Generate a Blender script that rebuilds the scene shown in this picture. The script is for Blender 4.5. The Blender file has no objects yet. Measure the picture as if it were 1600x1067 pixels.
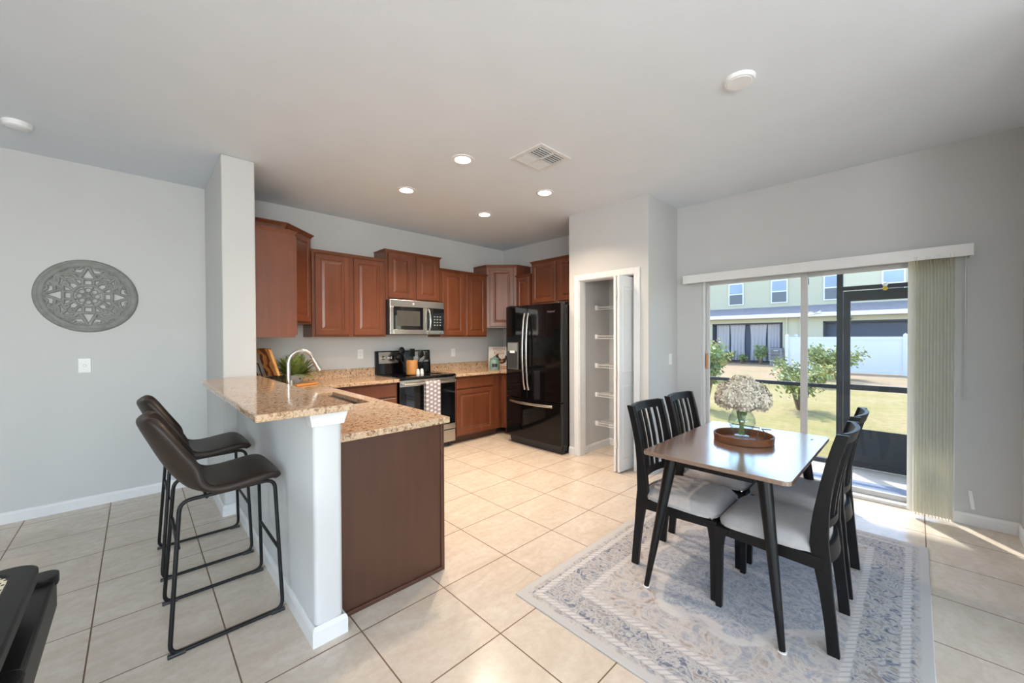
import bpy, bmesh, math, random
from mathutils import Matrix, Vector
random.seed(7)
PI = math.pi
S = bpy.context.scene
C = S.collection

# ------------------------------------------------------------------ camera, sky, sun, big lights, exposure
HC = 1.345
YAW, PITCH, ROLL = math.radians(46.02), math.radians(0.565), math.radians(0.2156)
fwd = Vector((math.cos(YAW)*math.cos(PITCH), math.sin(YAW)*math.cos(PITCH), -math.sin(PITCH)))
rgt = Vector((math.sin(YAW), -math.cos(YAW), 0))
dwn = fwd.cross(rgt)
r2 = math.cos(ROLL)*rgt + math.sin(ROLL)*dwn
d2 = -math.sin(ROLL)*rgt + math.cos(ROLL)*dwn
cd = bpy.data.cameras.new('camera'); cam = bpy.data.objects.new('camera', cd); C.objects.link(cam)
cd.sensor_width = 36; cd.lens = 36*607.9/1600; cd.clip_start = 0.05; cd.clip_end = 300
M = Matrix((r2, -d2, -fwd)).transposed().to_4x4(); M.translation = (0, 0, HC)
cam.matrix_world = M
S.camera = cam
S.view_settings.view_transform = 'Standard'; S.view_settings.look = 'None'
S.view_settings.exposure = 0.0; S.view_settings.gamma = 1.0
try: S.view_settings.use_curve_mapping = False
except Exception: pass

w = bpy.data.worlds.new('sky'); S.world = w; w.use_nodes = True
nt = w.node_tree; nt.nodes.clear()
sk = nt.nodes.new('ShaderNodeTexSky'); sk.sky_type = 'NISHITA'; sk.sun_disc = False
sk.sun_elevation = math.radians(48); sk.sun_rotation = math.radians(28); sk.air_density = 1.0; sk.dust_density = 0.6
bg = nt.nodes.new('ShaderNodeBackground'); bg.inputs[1].default_value = 0.95
ow = nt.nodes.new('ShaderNodeOutputWorld')
nt.links.new(sk.outputs[0], bg.inputs[0]); nt.links.new(bg.outputs[0], ow.inputs[0])

def lamp(name, kind, loc, energy, col=(1, 1, 1), direction=(0, 0, -1), **kw):
    d = bpy.data.lights.new(name, kind); o = bpy.data.objects.new(name, d); C.objects.link(o)
    o.location = loc; d.energy = energy; d.color = col
    o.rotation_euler = Vector(direction).to_track_quat('-Z', 'Y').to_euler()
    for k, v in kw.items(): setattr(d, k, v)
    return o
SUN_TO = Vector((0.52, 0.40, 0.70))
lamp('sun', 'SUN', (20, 20, 30), 7.2, (1, .95, .86), -SUN_TO, angle=math.radians(2.0))
# fill lamps added at unseen living room windows; sky portal at the sliding door
lamp('front_window_fill', 'AREA', (-1.0, -4.93, 1.5), 160, (.93, .97, 1), (0, 1, 0.12), shape='RECTANGLE', size=4.4, size_y=1.9)
lamp('rear_window_fill', 'AREA', (-3.93, -1.4, 1.5), 85, (.93, .97, 1), (1, 0, 0.1), shape='RECTANGLE', size=2.8, size_y=1.9)
pt = lamp('sliding_door_portal', 'AREA', (4.5, 0.68, 0.98), 1, (1, 1, 1), (-1, 0, 0), shape='RECTANGLE', size=1.75, size_y=1.9)
pt.data.cycles.is_portal = True
# upward fill lamp added behind the camera to brighten the ceiling, no fixture
lamp('ceiling_fill_lamp', 'AREA', (-.7, -1.6, 1.75), 105, (.95, .975, 1), (.12, .12, 1), shape='DISK', size=.8)

# ------------------------------------------------------------------ materials
def lin(*c):
    return tuple((x/255/12.92 if x/255 <= .04045 else ((x/255+.055)/1.055)**2.4) for x in c)
def newmat(name):
    m = bpy.data.materials.new(name); m.use_nodes = True
    return m, m.node_tree, m.node_tree.nodes['Principled BSDF']
def N(t, kind, **kw):
    n = t.nodes.new(kind)
    for k, v in kw.items():
        if k in n.bl_rna.properties: setattr(n, k, v)
        else: n.inputs[k].default_value = v
    return n
def coords(t, scale=(1, 1, 1), space='Object', rot=(0, 0, 0), loc=(0, 0, 0)):
    tc = t.nodes.new('ShaderNodeTexCoord'); mp = t.nodes.new('ShaderNodeMapping')
    mp.inputs['Scale'].default_value = scale; mp.inputs['Rotation'].default_value = rot; mp.inputs['Location'].default_value = loc
    t.links.new(tc.outputs[space], mp.inputs['Vector'])
    return mp.outputs['Vector']
def ramp(t, src, stops, interp='LINEAR'):
    r = t.nodes.new('ShaderNodeValToRGB'); r.color_ramp.interpolation = interp
    e = r.color_ramp.elements
    while len(e) < len(stops): e.new(0.5)
    for k, (p, c) in enumerate(stops):
        e[k].position = p; e[k].color = (*c, 1) if len(c) == 3 else c
    t.links.new(src, r.inputs[0]); return r.outputs[0]
def mathn(t, op, a, b=None, c=None, clamp=False):
    n = t.nodes.new('ShaderNodeMath'); n.operation = op; n.use_clamp = clamp
    for i, v in enumerate((a, b, c)):
        if v is None: continue
        if isinstance(v, (int, float)): n.inputs[i].default_value = v
        else: t.links.new(v, n.inputs[i])
    return n.outputs[0]
def mix(t, fac, a, b, mode='MIX'):
    n = t.nodes.new('ShaderNodeMix'); n.data_type = 'RGBA'; n.blend_type = mode
    for i, v in ((0, fac), (6, a), (7, b)):
        if isinstance(v, (int, float)): n.inputs[i].default_value = v
        elif isinstance(v, tuple): n.inputs[i].default_value = (*v, 1) if len(v) == 3 else v
        else: t.links.new(v, n.inputs[i])
    return n.outputs[2]
def bump(t, p, h, strength=.1, dist=.01):
    b = t.nodes.new('ShaderNodeBump'); b.inputs['Strength'].default_value = strength; b.inputs['Distance'].default_value = dist
    t.links.new(h, b.inputs['Height']); t.links.new(b.outputs[0], p.inputs['Normal'])
def noise(t, v, scale, detail=3, rough=.5, dist=0):
    n = N(t, 'ShaderNodeTexNoise', Scale=scale, Detail=detail, Roughness=rough, Distortion=dist)
    t.links.new(v, n.inputs['Vector']); return n.outputs['Fac']

def plain(name, col, rough=.5, metal=0, vary=.06, scale=14, bmp=0, bscale=200, spec=None, coat=0):
    m, t, p = newmat(name)
    v = coords(t)
    c = tuple(col)
    lo = tuple(x*(1-vary) for x in c); hi = tuple(min(1, x*(1+vary)) for x in c)
    t.links.new(ramp(t, noise(t, v, scale), [(.3, lo), (.7, hi)]), p.inputs['Base Color'])
    p.inputs['Roughness'].default_value = rough; p.inputs['Metallic'].default_value = metal
    if spec is not None: p.inputs['Specular IOR Level'].default_value = spec
    if coat: p.inputs['Coat Weight'].default_value = coat; p.inputs['Coat Roughness'].default_value = .08
    if bmp: bump(t, p, noise(t, v, bscale, 2), bmp, .002)
    return m
def wood(name, dark, light, rough=.32, axis='Z', grain=1.0, coat=.15):
    m, t, p = newmat(name)
    sc = {'Z': (26, 26, 1.6), 'X': (1.6, 26, 26), 'Y': (26, 1.6, 26)}[axis]
    v = coords(t, tuple(s*grain for s in sc))
    n1 = noise(t, v, 1.0, 5, .6, .4)
    v2 = coords(t, (2, 2, 2)); n2 = noise(t, v2, 1.3, 2)
    c = ramp(t, n1, [(.25, dark), (.75, light)])
    c2 = mix(t, .35, c, ramp(t, n2, [(.3, dark), (.7, light)]))
    t.links.new(c2, p.inputs['Base Color'])
    p.inputs['Roughness'].default_value = rough
    p.inputs['Coat Weight'].default_value = coat; p.inputs['Coat Roughness'].default_value = .25
    if coat == 0: p.inputs['Specular IOR Level'].default_value = .28
    if coat == 1: p.inputs['Coat IOR'].default_value = 1.9; p.inputs['Coat Roughness'].default_value = .16
    bump(t, p, n1, .05, .001)
    return m
def granite(name):
    m, t, p = newmat(name)
    v = coords(t)
    n1 = noise(t, v, 46, 8, .74, .6)
    base = ramp(t, n1, [(.31, lin(50, 40, 35)), (.39, lin(112, 82, 60)), (.45, lin(178, 142, 108)), (.53, lin(212, 192, 166)), (.60, lin(150, 108, 76)), (.66, lin(196, 168, 138)), (.76, lin(218, 208, 192))])
    vo = N(t, 'ShaderNodeTexVoronoi', Scale=95.0); t.links.new(v, vo.inputs['Vector'])
    sp = ramp(t, vo.outputs['Color'], [(.10, (1, 1, 1)), (.22, (0, 0, 0))])
    big = noise(t, v, 6, 4, .6, .5)
    c = mix(t, mathn(t, 'MULTIPLY', sp, .7), base, lin(70, 52, 40))
    c = mix(t, mathn(t, 'MULTIPLY', ramp(t, big, [(.45, (0, 0, 0)), (.7, (1, 1, 1))]), .35), c, lin(190, 152, 116))
    t.links.new(c, p.inputs['Base Color']); p.inputs['Roughness'].default_value = .10
    return m
def tilefloor():
    m, t, p = newmat('floor_tile')
    P = .4515
    v = coords(t, (1, 1, 1), loc=(-(-.164), -(2.654-6*P-.0), 0))
    br = N(t, 'ShaderNodeTexBrick', offset=0.0, squash=1.0)
    br.inputs['Scale'].default_value = 1.0; br.inputs['Mortar Size'].default_value = .0032; br.inputs['Mortar Smooth'].default_value = .2
    br.inputs['Brick Width'].default_value = .4475; br.inputs['Row Height'].default_value = .453
    br.inputs['Color1'].default_value = (.42, .42, .42, 1); br.inputs['Color2'].default_value = (.58, .58, .58, 1)
    br.inputs['Mortar'].default_value = (0, 0, 0, 1); br.inputs['Bias'].default_value = 0
    t.links.new(v, br.inputs['Vector'])
    vs = coords(t, (1.0, 2.4, 1))
    n1 = noise(t, vs, 3.2, 6, .62, 1.2)
    n2 = noise(t, vs, 11, 4, .65, .8)
    c = ramp(t, n1, [(.25, lin(196, 182, 165)), (.5, lin(206, 194, 179)), (.75, lin(215, 205, 192))])
    c = mix(t, mathn(t, 'MULTIPLY', ramp(t, n2, [(.62, (0, 0, 0)), (.8, (1, 1, 1))]), .22), c, lin(176, 152, 130))
    n3 = noise(t, coords(t, loc=(5, 2, 0)), 24, 5, .7)
    c = mix(t, mathn(t, 'MULTIPLY', ramp(t, n3, [(.40, (1, 1, 1)), (.56, (0, 0, 0))]), .28), c, lin(182, 164, 146))
    c = mix(t, .16, c, br.outputs['Color'], 'OVERLAY')
    c = mix(t, br.outputs['Fac'], c, lin(112, 88, 68))
    t.links.new(c, p.inputs['Base Color'])
    t.links.new(mathn(t, 'ADD', mathn(t, 'MULTIPLY', br.outputs['Fac'], .5), .22), p.inputs['Roughness'])
    inv = mathn(t, 'SUBTRACT', 1, br.outputs['Fac'])
    bump(t, p, inv, .25, .003)
    return m
def rugmat(w, h):
    m, t, p = newmat('rug_weave')
    v = coords(t)
    sx = t.nodes.new('ShaderNodeSeparateXYZ'); t.links.new(v, sx.inputs[0])
    x, y = sx.outputs[0], sx.outputs[1]
    ax = mathn(t, 'ABSOLUTE', x); ay = mathn(t, 'ABSOLUTE', y)
    d = mathn(t, 'MINIMUM', mathn(t, 'SUBTRACT', w/2, ax), mathn(t, 'SUBTRACT', h/2, ay))
    wob = mathn(t, 'MULTIPLY', mathn(t, 'SUBTRACT', noise(t, v, 30, 3), .5), .02)
    dw = mathn(t, 'ADD', d, wob)
    cream, grey, blue, taupe, deep = lin(200, 196, 192), lin(176, 175, 176), lin(146, 153, 166), lin(156, 144, 136), lin(108, 115, 132)
    # flowing motif noise
    n1 = noise(t, v, 7, 5, .6, 2.6)
    n2 = noise(t, coords(t, loc=(3, 7, 0)), 11, 4, .6, 3.2)
    n3 = noise(t, coords(t, loc=(9, 1, 0)), 17, 4, .6, 2.2)
    fieldc = ramp(t, n1, [(.34, taupe), (.44, lin(190, 182, 175)), (.5, cream), (.57, grey), (.64, lin(160, 165, 178))])
    fieldc = mix(t, ramp(t, n2, [(.60, (0, 0, 0)), (.66, (.8, .8, .8))]), fieldc, lin(176, 156, 142))
    # medallion
    r = mathn(t, 'SQRT', mathn(t, 'ADD', mathn(t, 'POWER', mathn(t, 'DIVIDE', x, .62), 2), mathn(t, 'POWER', mathn(t, 'DIVIDE', y, .42), 2)))
    ang = mathn(t, 'ARCTAN2', mathn(t, 'DIVIDE', y, .42), mathn(t, 'DIVIDE', x, .62))
    lob = mathn(t, 'MULTIPLY', mathn(t, 'COSINE', mathn(t, 'MULTIPLY', ang, 8)), .07)
    rr = mathn(t, 'ADD', mathn(t, 'ADD', r, lob), mathn(t, 'MULTIPLY', mathn(t, 'SUBTRACT', noise(t, v, 12, 3), .5), .25))
    medc = ramp(t, n2, [(.36, lin(138, 148, 164)), (.47, lin(158, 167, 181)), (.54, lin(194, 197, 202)), (.60, lin(156, 164, 178))])
    medm = ramp(t, rr, [(.0, (.92, .92, .92)), (.93, (.9, .9, .9)), (1.0, (0, 0, 0))])
    c = mix(t, medm, fieldc, medc)
    ring = ramp(t, mathn(t, 'ABSOLUTE', mathn(t, 'SUBTRACT', rr, 1.0)), [(.03, (.85, .85, .85)), (.06, (0, 0, 0))])
    c = mix(t, ring, c, lin(214, 212, 210))
    # rosettes
    vo = N(t, 'ShaderNodeTexVoronoi', Scale=4.2, Randomness=.7); t.links.new(v, vo.inputs['Vector'])
    ros = mathn(t, 'SINE', mathn(t, 'MULTIPLY', mathn(t, 'ADD', vo.outputs['Distance'], mathn(t, 'MULTIPLY', n3, .35)), 34))
    c = mix(t, mathn(t, 'MULTIPLY', ramp(t, ros, [(.55, (0, 0, 0)), (.8, (1, 1, 1))]), .4), c, lin(212, 208, 203))
    # border band
    bnd = ramp(t, n3, [(.36, deep), (.44, lin(158, 161, 168)), (.50, lin(200, 197, 193)), (.58, lin(164, 162, 162)), (.66, taupe)])
    bm = ramp(t, dw, [(.055, (0, 0, 0)), (.06, (1, 1, 1)), (.235, (1, 1, 1)), (.24, (0, 0, 0))])
    c = mix(t, bm, c, bnd)
    tick = mathn(t, 'SINE', mathn(t, 'MULTIPLY', mathn(t, 'ADD', x, y), 190))
    ln = mix(t, ramp(t, tick, [(.4, (0, 0, 0)), (.6, (.6, .6, .6))]), lin(214, 210, 206), lin(160, 162, 170))
    g1 = ramp(t, mathn(t, 'ABSOLUTE', mathn(t, 'SUBTRACT', dw, .25)), [(.013, (1, 1, 1)), (.017, (0, 0, 0))])
    g2 = ramp(t, mathn(t, 'ABSOLUTE', mathn(t, 'SUBTRACT', dw, .085)), [(.013, (1, 1, 1)), (.017, (0, 0, 0))])
    c = mix(t, g1, c, ln); c = mix(t, g2, c, ln)
    e = ramp(t, d, [(.035, (1, 1, 1)), (.045, (0, 0, 0))])
    c = mix(t, e, c, lin(200, 198, 194))
    # worn woven streaks
    st = noise(t, coords(t, (90, 9, 1), rot=(0, 0, .5)), 1, 3)
    c = mix(t, mathn(t, 'MULTIPLY', ramp(t, st, [(.46, (0, 0, 0)), (.66, (1, 1, 1))]), .5), c, lin(196, 195, 195))
    c = mix(t, 1.0, c, (.86, .86, .87), 'MULTIPLY')
    t.links.new(c, p.inputs['Base Color']); p.inputs['Roughness'].default_value = .95; p.inputs['Specular IOR Level'].default_value = .1
    bump(t, p, noise(t, v, 400, 2), .3, .002)
    return m
def glassmat(name, tint=(1, 1, 1), rough=0.0, refl=.5):
    m = bpy.data.materials.new(name); m.use_nodes = True; t = m.node_tree; t.nodes.clear()
    o = t.nodes.new('ShaderNodeOutputMaterial'); tr = t.nodes.new('ShaderNodeBsdfTransparent'); gl = t.nodes.new('ShaderNodeBsdfGlossy')
    gl.inputs['Roughness'].default_value = rough; tr.inputs[0].default_value = (*tint, 1)
    f = t.nodes.new('ShaderNodeLayerWeight'); f.inputs[0].default_value = .5
    fr = mathn(t, 'ADD', mathn(t, 'MULTIPLY', mathn(t, 'POWER', f.outputs['Facing'], 4.0), .75), .04)
    mx = t.nodes.new('ShaderNodeMixShader')
    t.links.new(mathn(t, 'MULTIPLY', fr, refl), mx.inputs[0])
    t.links.new(tr.outputs[0], mx.inputs[1]); t.links.new(gl.outputs[0], mx.inputs[2]); t.links.new(mx.outputs[0], o.inputs[0])
    return m
def emit(name, col, s):
    m = bpy.data.materials.new(name); m.use_nodes = True; t = m.node_tree; p = t.nodes['Principled BSDF']
    p.inputs['Base Color'].default_value = (*col, 1); p.inputs['Emission Color'].default_value = (*col, 1); p.inputs['Emission Strength'].default_value = s
    return m
def brushed(name, col, rough=.28, axis='X'):
    m, t, p = newmat(name)
    v = coords(t, {'X': (2, 200, 200), 'Z': (200, 200, 2)}[axis])
    n = noise(t, v, 1, 3)
    t.links.new(ramp(t, n, [(.3, tuple(x*.88 for x in col)), (.7, col)]), p.inputs['Base Color'])
    p.inputs['Metallic'].default_value = 1; p.inputs['Roughness'].default_value = rough
    return m

MT = {}
MT['wall'] = plain('wall_paint', (.560, .560, .555), .62, vary=.015, scale=3, bmp=.08, bscale=160)
MT['ceil'] = plain('ceiling_paint', (.74, .785, .83), .8, vary=.015, scale=3, bmp=.22, bscale=70)
MT['alu'] = plain('shaded_aluminium', (.56, .555, .55), .4, vary=.02)  # grey of the sliding panels darkened to stand in for backlit shading
MT['half'] = plain('pale_wall_paint', (.60, .605, .61), .6, vary=.015, scale=3, bmp=.1, bscale=120)
MT['white'] = plain('white_trim_paint', (.74, .74, .74), .4, vary=.02)
MT['floor'] = tilefloor()
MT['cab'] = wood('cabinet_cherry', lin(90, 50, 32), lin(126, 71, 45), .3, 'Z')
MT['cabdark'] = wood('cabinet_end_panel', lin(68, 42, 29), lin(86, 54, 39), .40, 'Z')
MT['granite'] = granite('granite')
MT['steel'] = brushed('stainless', (.62, .60, .57), .26)
MT['chrome'] = plain('brushed_nickel', (.58, .56, .53), .32, 1, .03)
MT['black'] = plain('gloss_black', (.003, .003, .0035), .07, vary=.1, spec=.35)
MT['blackglass'] = plain('black_glass', (.006, .007, .009), .04, vary=.1)
MT['darkgrey'] = plain('dark_grey_plastic', (.025, .026, .028), .35)
MT['blackmetal'] = plain('black_metal', (.006, .006, .007), .45, spec=.3)
MT['bronze'] = plain('dark_bronze_frame', (.018, .022, .03), .5)
MT['leather'] = plain('brown_leatherette', lin(46, 37, 32), .42, vary=.16, scale=9, bmp=.15, bscale=240, spec=.3)
MT['blackwood'] = wood('black_brown_wood', (.003, .003, .0035), (.008, .008, .009), .36, 'Z', coat=0)
MT['seat'] = plain('light_grey_fabric', lin(170, 167, 166), .95, vary=.05, scale=30, bmp=.25, bscale=700)
MT['table'] = wood('walnut_table', lin(112, 88, 73), lin(138, 111, 93), .22, 'X', .7, coat=1.0)
MT['tray'] = wood('tray_wood', lin(84, 50, 30), lin(122, 76, 47), .5, 'X')
MT['glass'] = glassmat('window_glass', (.97, .985, .98), 0, .55)
MT['vase'] = glassmat('vase_glass', (.93, .965, .955), 0, 1.0)
MT['petal'] = plain('white_petals', lin(200, 192, 177), .85, vary=.06, scale=30)
MT['stem'] = plain('green_stem', lin(120, 135, 90), .6)
MT['blind'] = plain('cream_vinyl', lin(230, 227, 214), .5, vary=.03)
_t = MT['blind'].node_tree; _tr = _t.nodes.new('ShaderNodeBsdfTranslucent'); _tr.inputs[0].default_value = (*lin(234, 231, 219), 1)
_mx = _t.nodes.new('ShaderNodeMixShader'); _mx.inputs[0].default_value = .42
_t.links.new(_t.nodes['Principled BSDF'].outputs[0], _mx.inputs[1]); _t.links.new(_tr.outputs[0], _mx.inputs[2])
_t.links.new(_mx.outputs[0], _t.nodes['Material Output'].inputs[0])
MT['plate'] = plain('white_plastic', (.80, .80, .80), .35, vary=.01)
MT['slot'] = plain('outlet_slot', (.25, .25, .26), .5)
MT['vent'] = plain('vent_white', (.72, .72, .71), .5)
MT['ventdark'] = plain('vent_inside', (.10, .095, .085), .8)
MT['art'] = plain('carved_grey_wood', lin(134, 135, 132), .75, vary=.14, scale=25)
MT['can'] = emit('can_lens', (1, .93, .82), 14)
MT['disc'] = plain('white_disc', (.82, .82, .82), .4, vary=.01)

# ------------------------------------------------------------------ mesh builder
class MB:
    def __init__(self): self.b = bmesh.new(); self.M = Matrix()
    def _apply(self, vs):
        for v in vs: v.co = self.M @ v.co
    def box(self, x0, x1, y0, y1, z0, z1, bev=0, seg=2):
        r = bmesh.ops.create_cube(self.b, size=1); vs = r['verts']
        for v in vs: v.co = Vector((x0+(v.co.x+.5)*(x1-x0), y0+(v.co.y+.5)*(y1-y0), z0+(v.co.z+.5)*(z1-z0)))
        if bev:
            es = list({e for v in vs for e in v.link_edges})
            rr = bmesh.ops.bevel(self.b, geom=es, offset=min(bev, .49*min(abs(x1-x0), abs(y1-y0), abs(z1-z0))), segments=seg, profile=.5, affect='EDGES')
            vs = list({v for f in rr['faces'] for v in f.verts} | {v for v in vs if v.is_valid})
        self._apply(vs); return self
    def tube(self, pts, r, n=10, closed=False, flat=None, caps=True):
        """sweep a circle (radius r or list) along pts; flat=(normal, ratio) squashes along normal"""
        pts = [Vector(p) for p in pts]; k = len(pts); rs = r if isinstance(r, (list, tuple)) else [r]*k
        rings = []; up = None
        for i, p in enumerate(pts):
            a = pts[(i-1) % k] if (closed or i > 0) else p; b_ = pts[(i+1) % k] if (closed or i < k-1) else p
            d = (b_-a).normalized()
            if up is None:
                up = d.orthogonal().normalized()
                if flat: up = (Vector(flat[0])-d*d.dot(Vector(flat[0]))).normalized()
            else: up = (up-d*up.dot(d)).normalized()
            sd = d.cross(up)
            fl = flat[1] if flat else 1
            rings.append([self.b.verts.new(p+rs[i]*(math.cos(2*PI*j/n)*up*fl+math.sin(2*PI*j/n)*sd)) for j in range(n)])
        m = k if closed else k-1
        for i in range(m):
            A, B = rings[i], rings[(i+1) % k]
            for j in range(n): self.b.faces.new((A[j], A[(j+1) % n], B[(j+1) % n], B[j]))
        if not closed and caps:
            self.b.faces.new(rings[0][::-1]); self.b.faces.new(rings[-1])
        self._apply([v for R in rings for v in R]); return self
    def lathe(self, prof, n=32, c=(0, 0, 0), axis='Z', sx=1, sy=1, closed=False):
        rings = []
        for (r, z) in prof:
            ring = []
            for j in range(n):
                a = 2*PI*j/n; x, y = r*math.cos(a)*sx, r*math.sin(a)*sy
                q = {'Z': (x, y, z), 'Y': (x, z, y), 'X': (z, x, y)}[axis]
                ring.append(self.b.verts.new(Vector(q)+Vector(c)))
            rings.append(ring)
        kk = len(rings)
        for i in range(kk if closed else kk-1):
            A, B = rings[i], rings[(i+1) % kk]
            for j in range(n): self.b.faces.new((A[j], A[(j+1) % n], B[(j+1) % n], B[j]))
        if not closed:
            for R, rev in ((rings[0], True), (rings[-1], False)):
                if prof[0 if rev else -1][0] > 1e-5: self.b.faces.new(R[::-1] if rev else R)
        self._apply([v for R in rings for v in R]); return self
    def cyl(self, p0, p1, r, n=20): return self.tube([p0, p1], r, n)
    def prism(self, poly, z0, z1, axis='Z'):
        def q(x, y, z): return {'Z': (x, y, z), 'Y': (x, z, y), 'X': (z, x, y)}[axis]
        lo = [self.b.verts.new(q(x, y, z0)) for x, y in poly]; hi = [self.b.verts.new(q(x, y, z1)) for x, y in poly]
        k = len(poly)
        self.b.faces.new(lo[::-1]); self.b.faces.new(hi)
        for i in range(k): self.b.faces.new((lo[i], lo[(i+1) % k], hi[(i+1) % k], hi[i]))
        self._apply(lo+hi); return self
    def cells(self, xs, ys, keep, z0, z1):
        V = {}
        def vv(i, j, z):
            if (i, j, z) not in V: V[(i, j, z)] = self.b.verts.new((xs[i], ys[j], z))
            return V[(i, j, z)]
        K = lambda i, j: 0 <= i < len(xs)-1 and 0 <= j < len(ys)-1 and keep((xs[i]+xs[i+1])/2, (ys[j]+ys[j+1])/2)
        for i in range(len(xs)-1):
            for j in range(len(ys)-1):
                if not K(i, j): continue
                a = [(i, j), (i+1, j), (i+1, j+1), (i, j+1)]
                self.b.faces.new([vv(*q, z1) for q in a]); self.b.faces.new([vv(*q, z0) for q in a[::-1]])
                for e, (di, dj) in enumerate(((0, -1), (1, 0), (0, 1), (-1, 0))):
                    if not K(i+di, j+dj):
                        p, q = a[e], a[(e+1) % 4]
                        self.b.faces.new((vv(*p, z0), vv(*q, z0), vv(*q, z1), vv(*p, z1)))
        self._apply(list(V.values())); return self
    def grid(self, f, nu, nv, closed_u=False):
        R = [[self.b.verts.new(f(i/nu, j/nv)) for j in range(nv+1)] for i in range(nu if closed_u else nu+1)]
        for i in range(nu):
            for j in range(nv):
                A, B = R[i], R[(i+1) % len(R)]
                self.b.faces.new((A[j], B[j], B[j+1], A[j+1]))
        self._apply([v for r in R for v in r]); return self
    def ball(self, c, r, seg=12, rings=8, s=(1, 1, 1)):
        rr = bmesh.ops.create_uvsphere(self.b, u_segments=seg, v_segments=rings, radius=r)
        for v in rr['verts']: v.co = Vector((v.co.x*s[0]+c[0], v.co.y*s[1]+c[1], v.co.z*s[2]+c[2]))
        self._apply(rr['verts']); return self
    def quad(self, *ps):
        vs = [self.b.verts.new(p) for p in ps]; self.b.faces.new(vs); self._apply(vs); return self
    def rings_door(self, w, h, prof):
        """front face at y=0 facing -y, from (0,0) to (w,h); prof=[(inset, depth)...]; closed back"""
        loops = []
        for ins, dep in prof:
            loops.append([self.b.verts.new((x, dep, z)) for x, z in ((ins, ins), (w-ins, ins), (w-ins, h-ins), (ins, h-ins))])
        for A, B in zip(loops, loops[1:]):
            for j in range(4): self.b.faces.new((A[j], A[(j+1) % 4], B[(j+1) % 4], B[j]))
        self.b.faces.new(loops[-1]); self.b.faces.new(loops[0][::-1])
        self._apply([v for L in loops for v in L]); return self
    def build(self, name, mat, parent=None, smooth=False, bevel=0, world=True, sub=0, solid=0):
        bmesh.ops.recalc_face_normals(self.b, faces=self.b.faces[:])
        me = bpy.data.meshes.new(name); self.b.to_mesh(me); self.b.free()
        o = bpy.data.objects.new(name, me); C.objects.link(o)
        mats = mat if isinstance(mat, (list, tuple)) else [mat]
        for m_ in mats: me.materials.append(MT[m_] if isinstance(m_, str) else m_)
        if parent is not None:
            o.parent = parent
            if world:
                off = Vector((0, 0, 0)); q = parent
                while q is not None: off += q.location; q = q.parent
                me.transform(Matrix.Translation(-off))
        if smooth:
            for f in me.polygons: f.use_smooth = True
            me.set_sharp_from_angle(angle=math.radians(40))
        if solid:
            md = o.modifiers.new('thickness', 'SOLIDIFY'); md.thickness = solid; md.offset = 0
        if sub:
            md = o.modifiers.new('smooth', 'SUBSURF'); md.levels = sub; md.render_levels = sub
        if bevel:
            md = o.modifiers.new('edge', 'BEVEL'); md.width = bevel; md.segments = 2; md.limit_method = 'ANGLE'
        return o
def tag(o, label, cat, group=None, kind=None):
    o['label'] = label; o['category'] = cat
    if group: o['group'] = group
    if kind: o['kind'] = kind
    return o
def thing(name, loc, label, cat, group=None, rz=0):
    o = bpy.data.objects.new(name, None); C.objects.link(o); o.location = loc; o.rotation_euler = (0, 0, rz); o.empty_display_size = .1
    return tag(o, label, cat, group)
def struct(o, label=None, cat=None):
    o['kind'] = 'structure'
    if label: o['label'] = label
    if cat: o['category'] = cat
    return o
def copytree(o, parent=None):
    c = o.copy(); C.objects.link(c)
    if parent is not None: c.parent = parent
    for ch in list(o.children): copytree(ch, c)
    return c
def sbox(name, mat, label, cat, *b, bev=0):
    m = MB(); m.box(*b, bev=bev); return struct(m.build(name, mat), label, cat)

YB, XR, ZC = 4.61, 4.26, 2.74
# ------------------------------------------------------------------ the setting
sbox('floor', 'floor', 'square beige ceramic tile floor with brown grout lines', 'floor', -4.15, 4.46, -5.15, YB+.15, -.1, 0)
sbox('ceiling', 'ceil', 'white textured flat ceiling over kitchen and dining area', 'ceiling', -4.15, 4.46, -5.15, YB+.15, ZC, ZC+.12)
sbox('wall_left', 'wall', 'light grey wall carrying the round carved wall art', 'wall', -4.15, .577, YB, YB+.15, 0, ZC)
sbox('wall_back', 'wall', 'light grey kitchen wall behind the range and upper cabinets', 'wall', .577, 4.46, YB, YB+.15, 0, ZC)
m = MB(); m.box(.469, .685, 3.63, YB, 0, ZC, bev=.012)
struct(m.build('wall_stub', 'wall'), 'full-height short grey wall at the left end of the breakfast bar', 'wall')
m = MB(); m.box(.550, .672, 1.815, 3.63, 0, 1.018, bev=.022, seg=4)
struct(m.build('wall_half', 'half', smooth=True), 'pale half-height wall carrying the raised granite bar top', 'wall')
# slider wall with opening Y -.2..1.556, z 0..1.96
m = MB()
m.box(XR, 4.46, -.65, -.20, 0, ZC); m.box(XR, 4.46, 1.556, YB, 0, ZC); m.box(XR, 4.46, -.20, 1.556, 1.96, ZC)
struct(m.build('wall_right', 'wall'), 'light grey wall with the sliding glass door opening', 'wall')
sbox('wall_near', 'wall', 'light grey wall just past the cleat at the right frame edge', 'wall', 2.6, XR, -.65, -.5, 0, ZC)
sbox('wall_side', 'wall', 'light grey living room side wall out of frame', 'wall', 2.6, 2.75, -5.0, -.65, 0, ZC)
m = MB()
m.box(-4.15, -3.3, -5.15, -5.0, 0, ZC); m.box(1.3, 2.75, -5.15, -5.0, 0, ZC); m.box(-3.3, 1.3, -5.15, -5.0, 0, .5); m.box(-3.3, 1.3, -5.15, -5.0, 2.5, ZC)
struct(m.build('wall_front', 'wall'), 'light grey living room wall with a wide window', 'wall')
m = MB()
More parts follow.
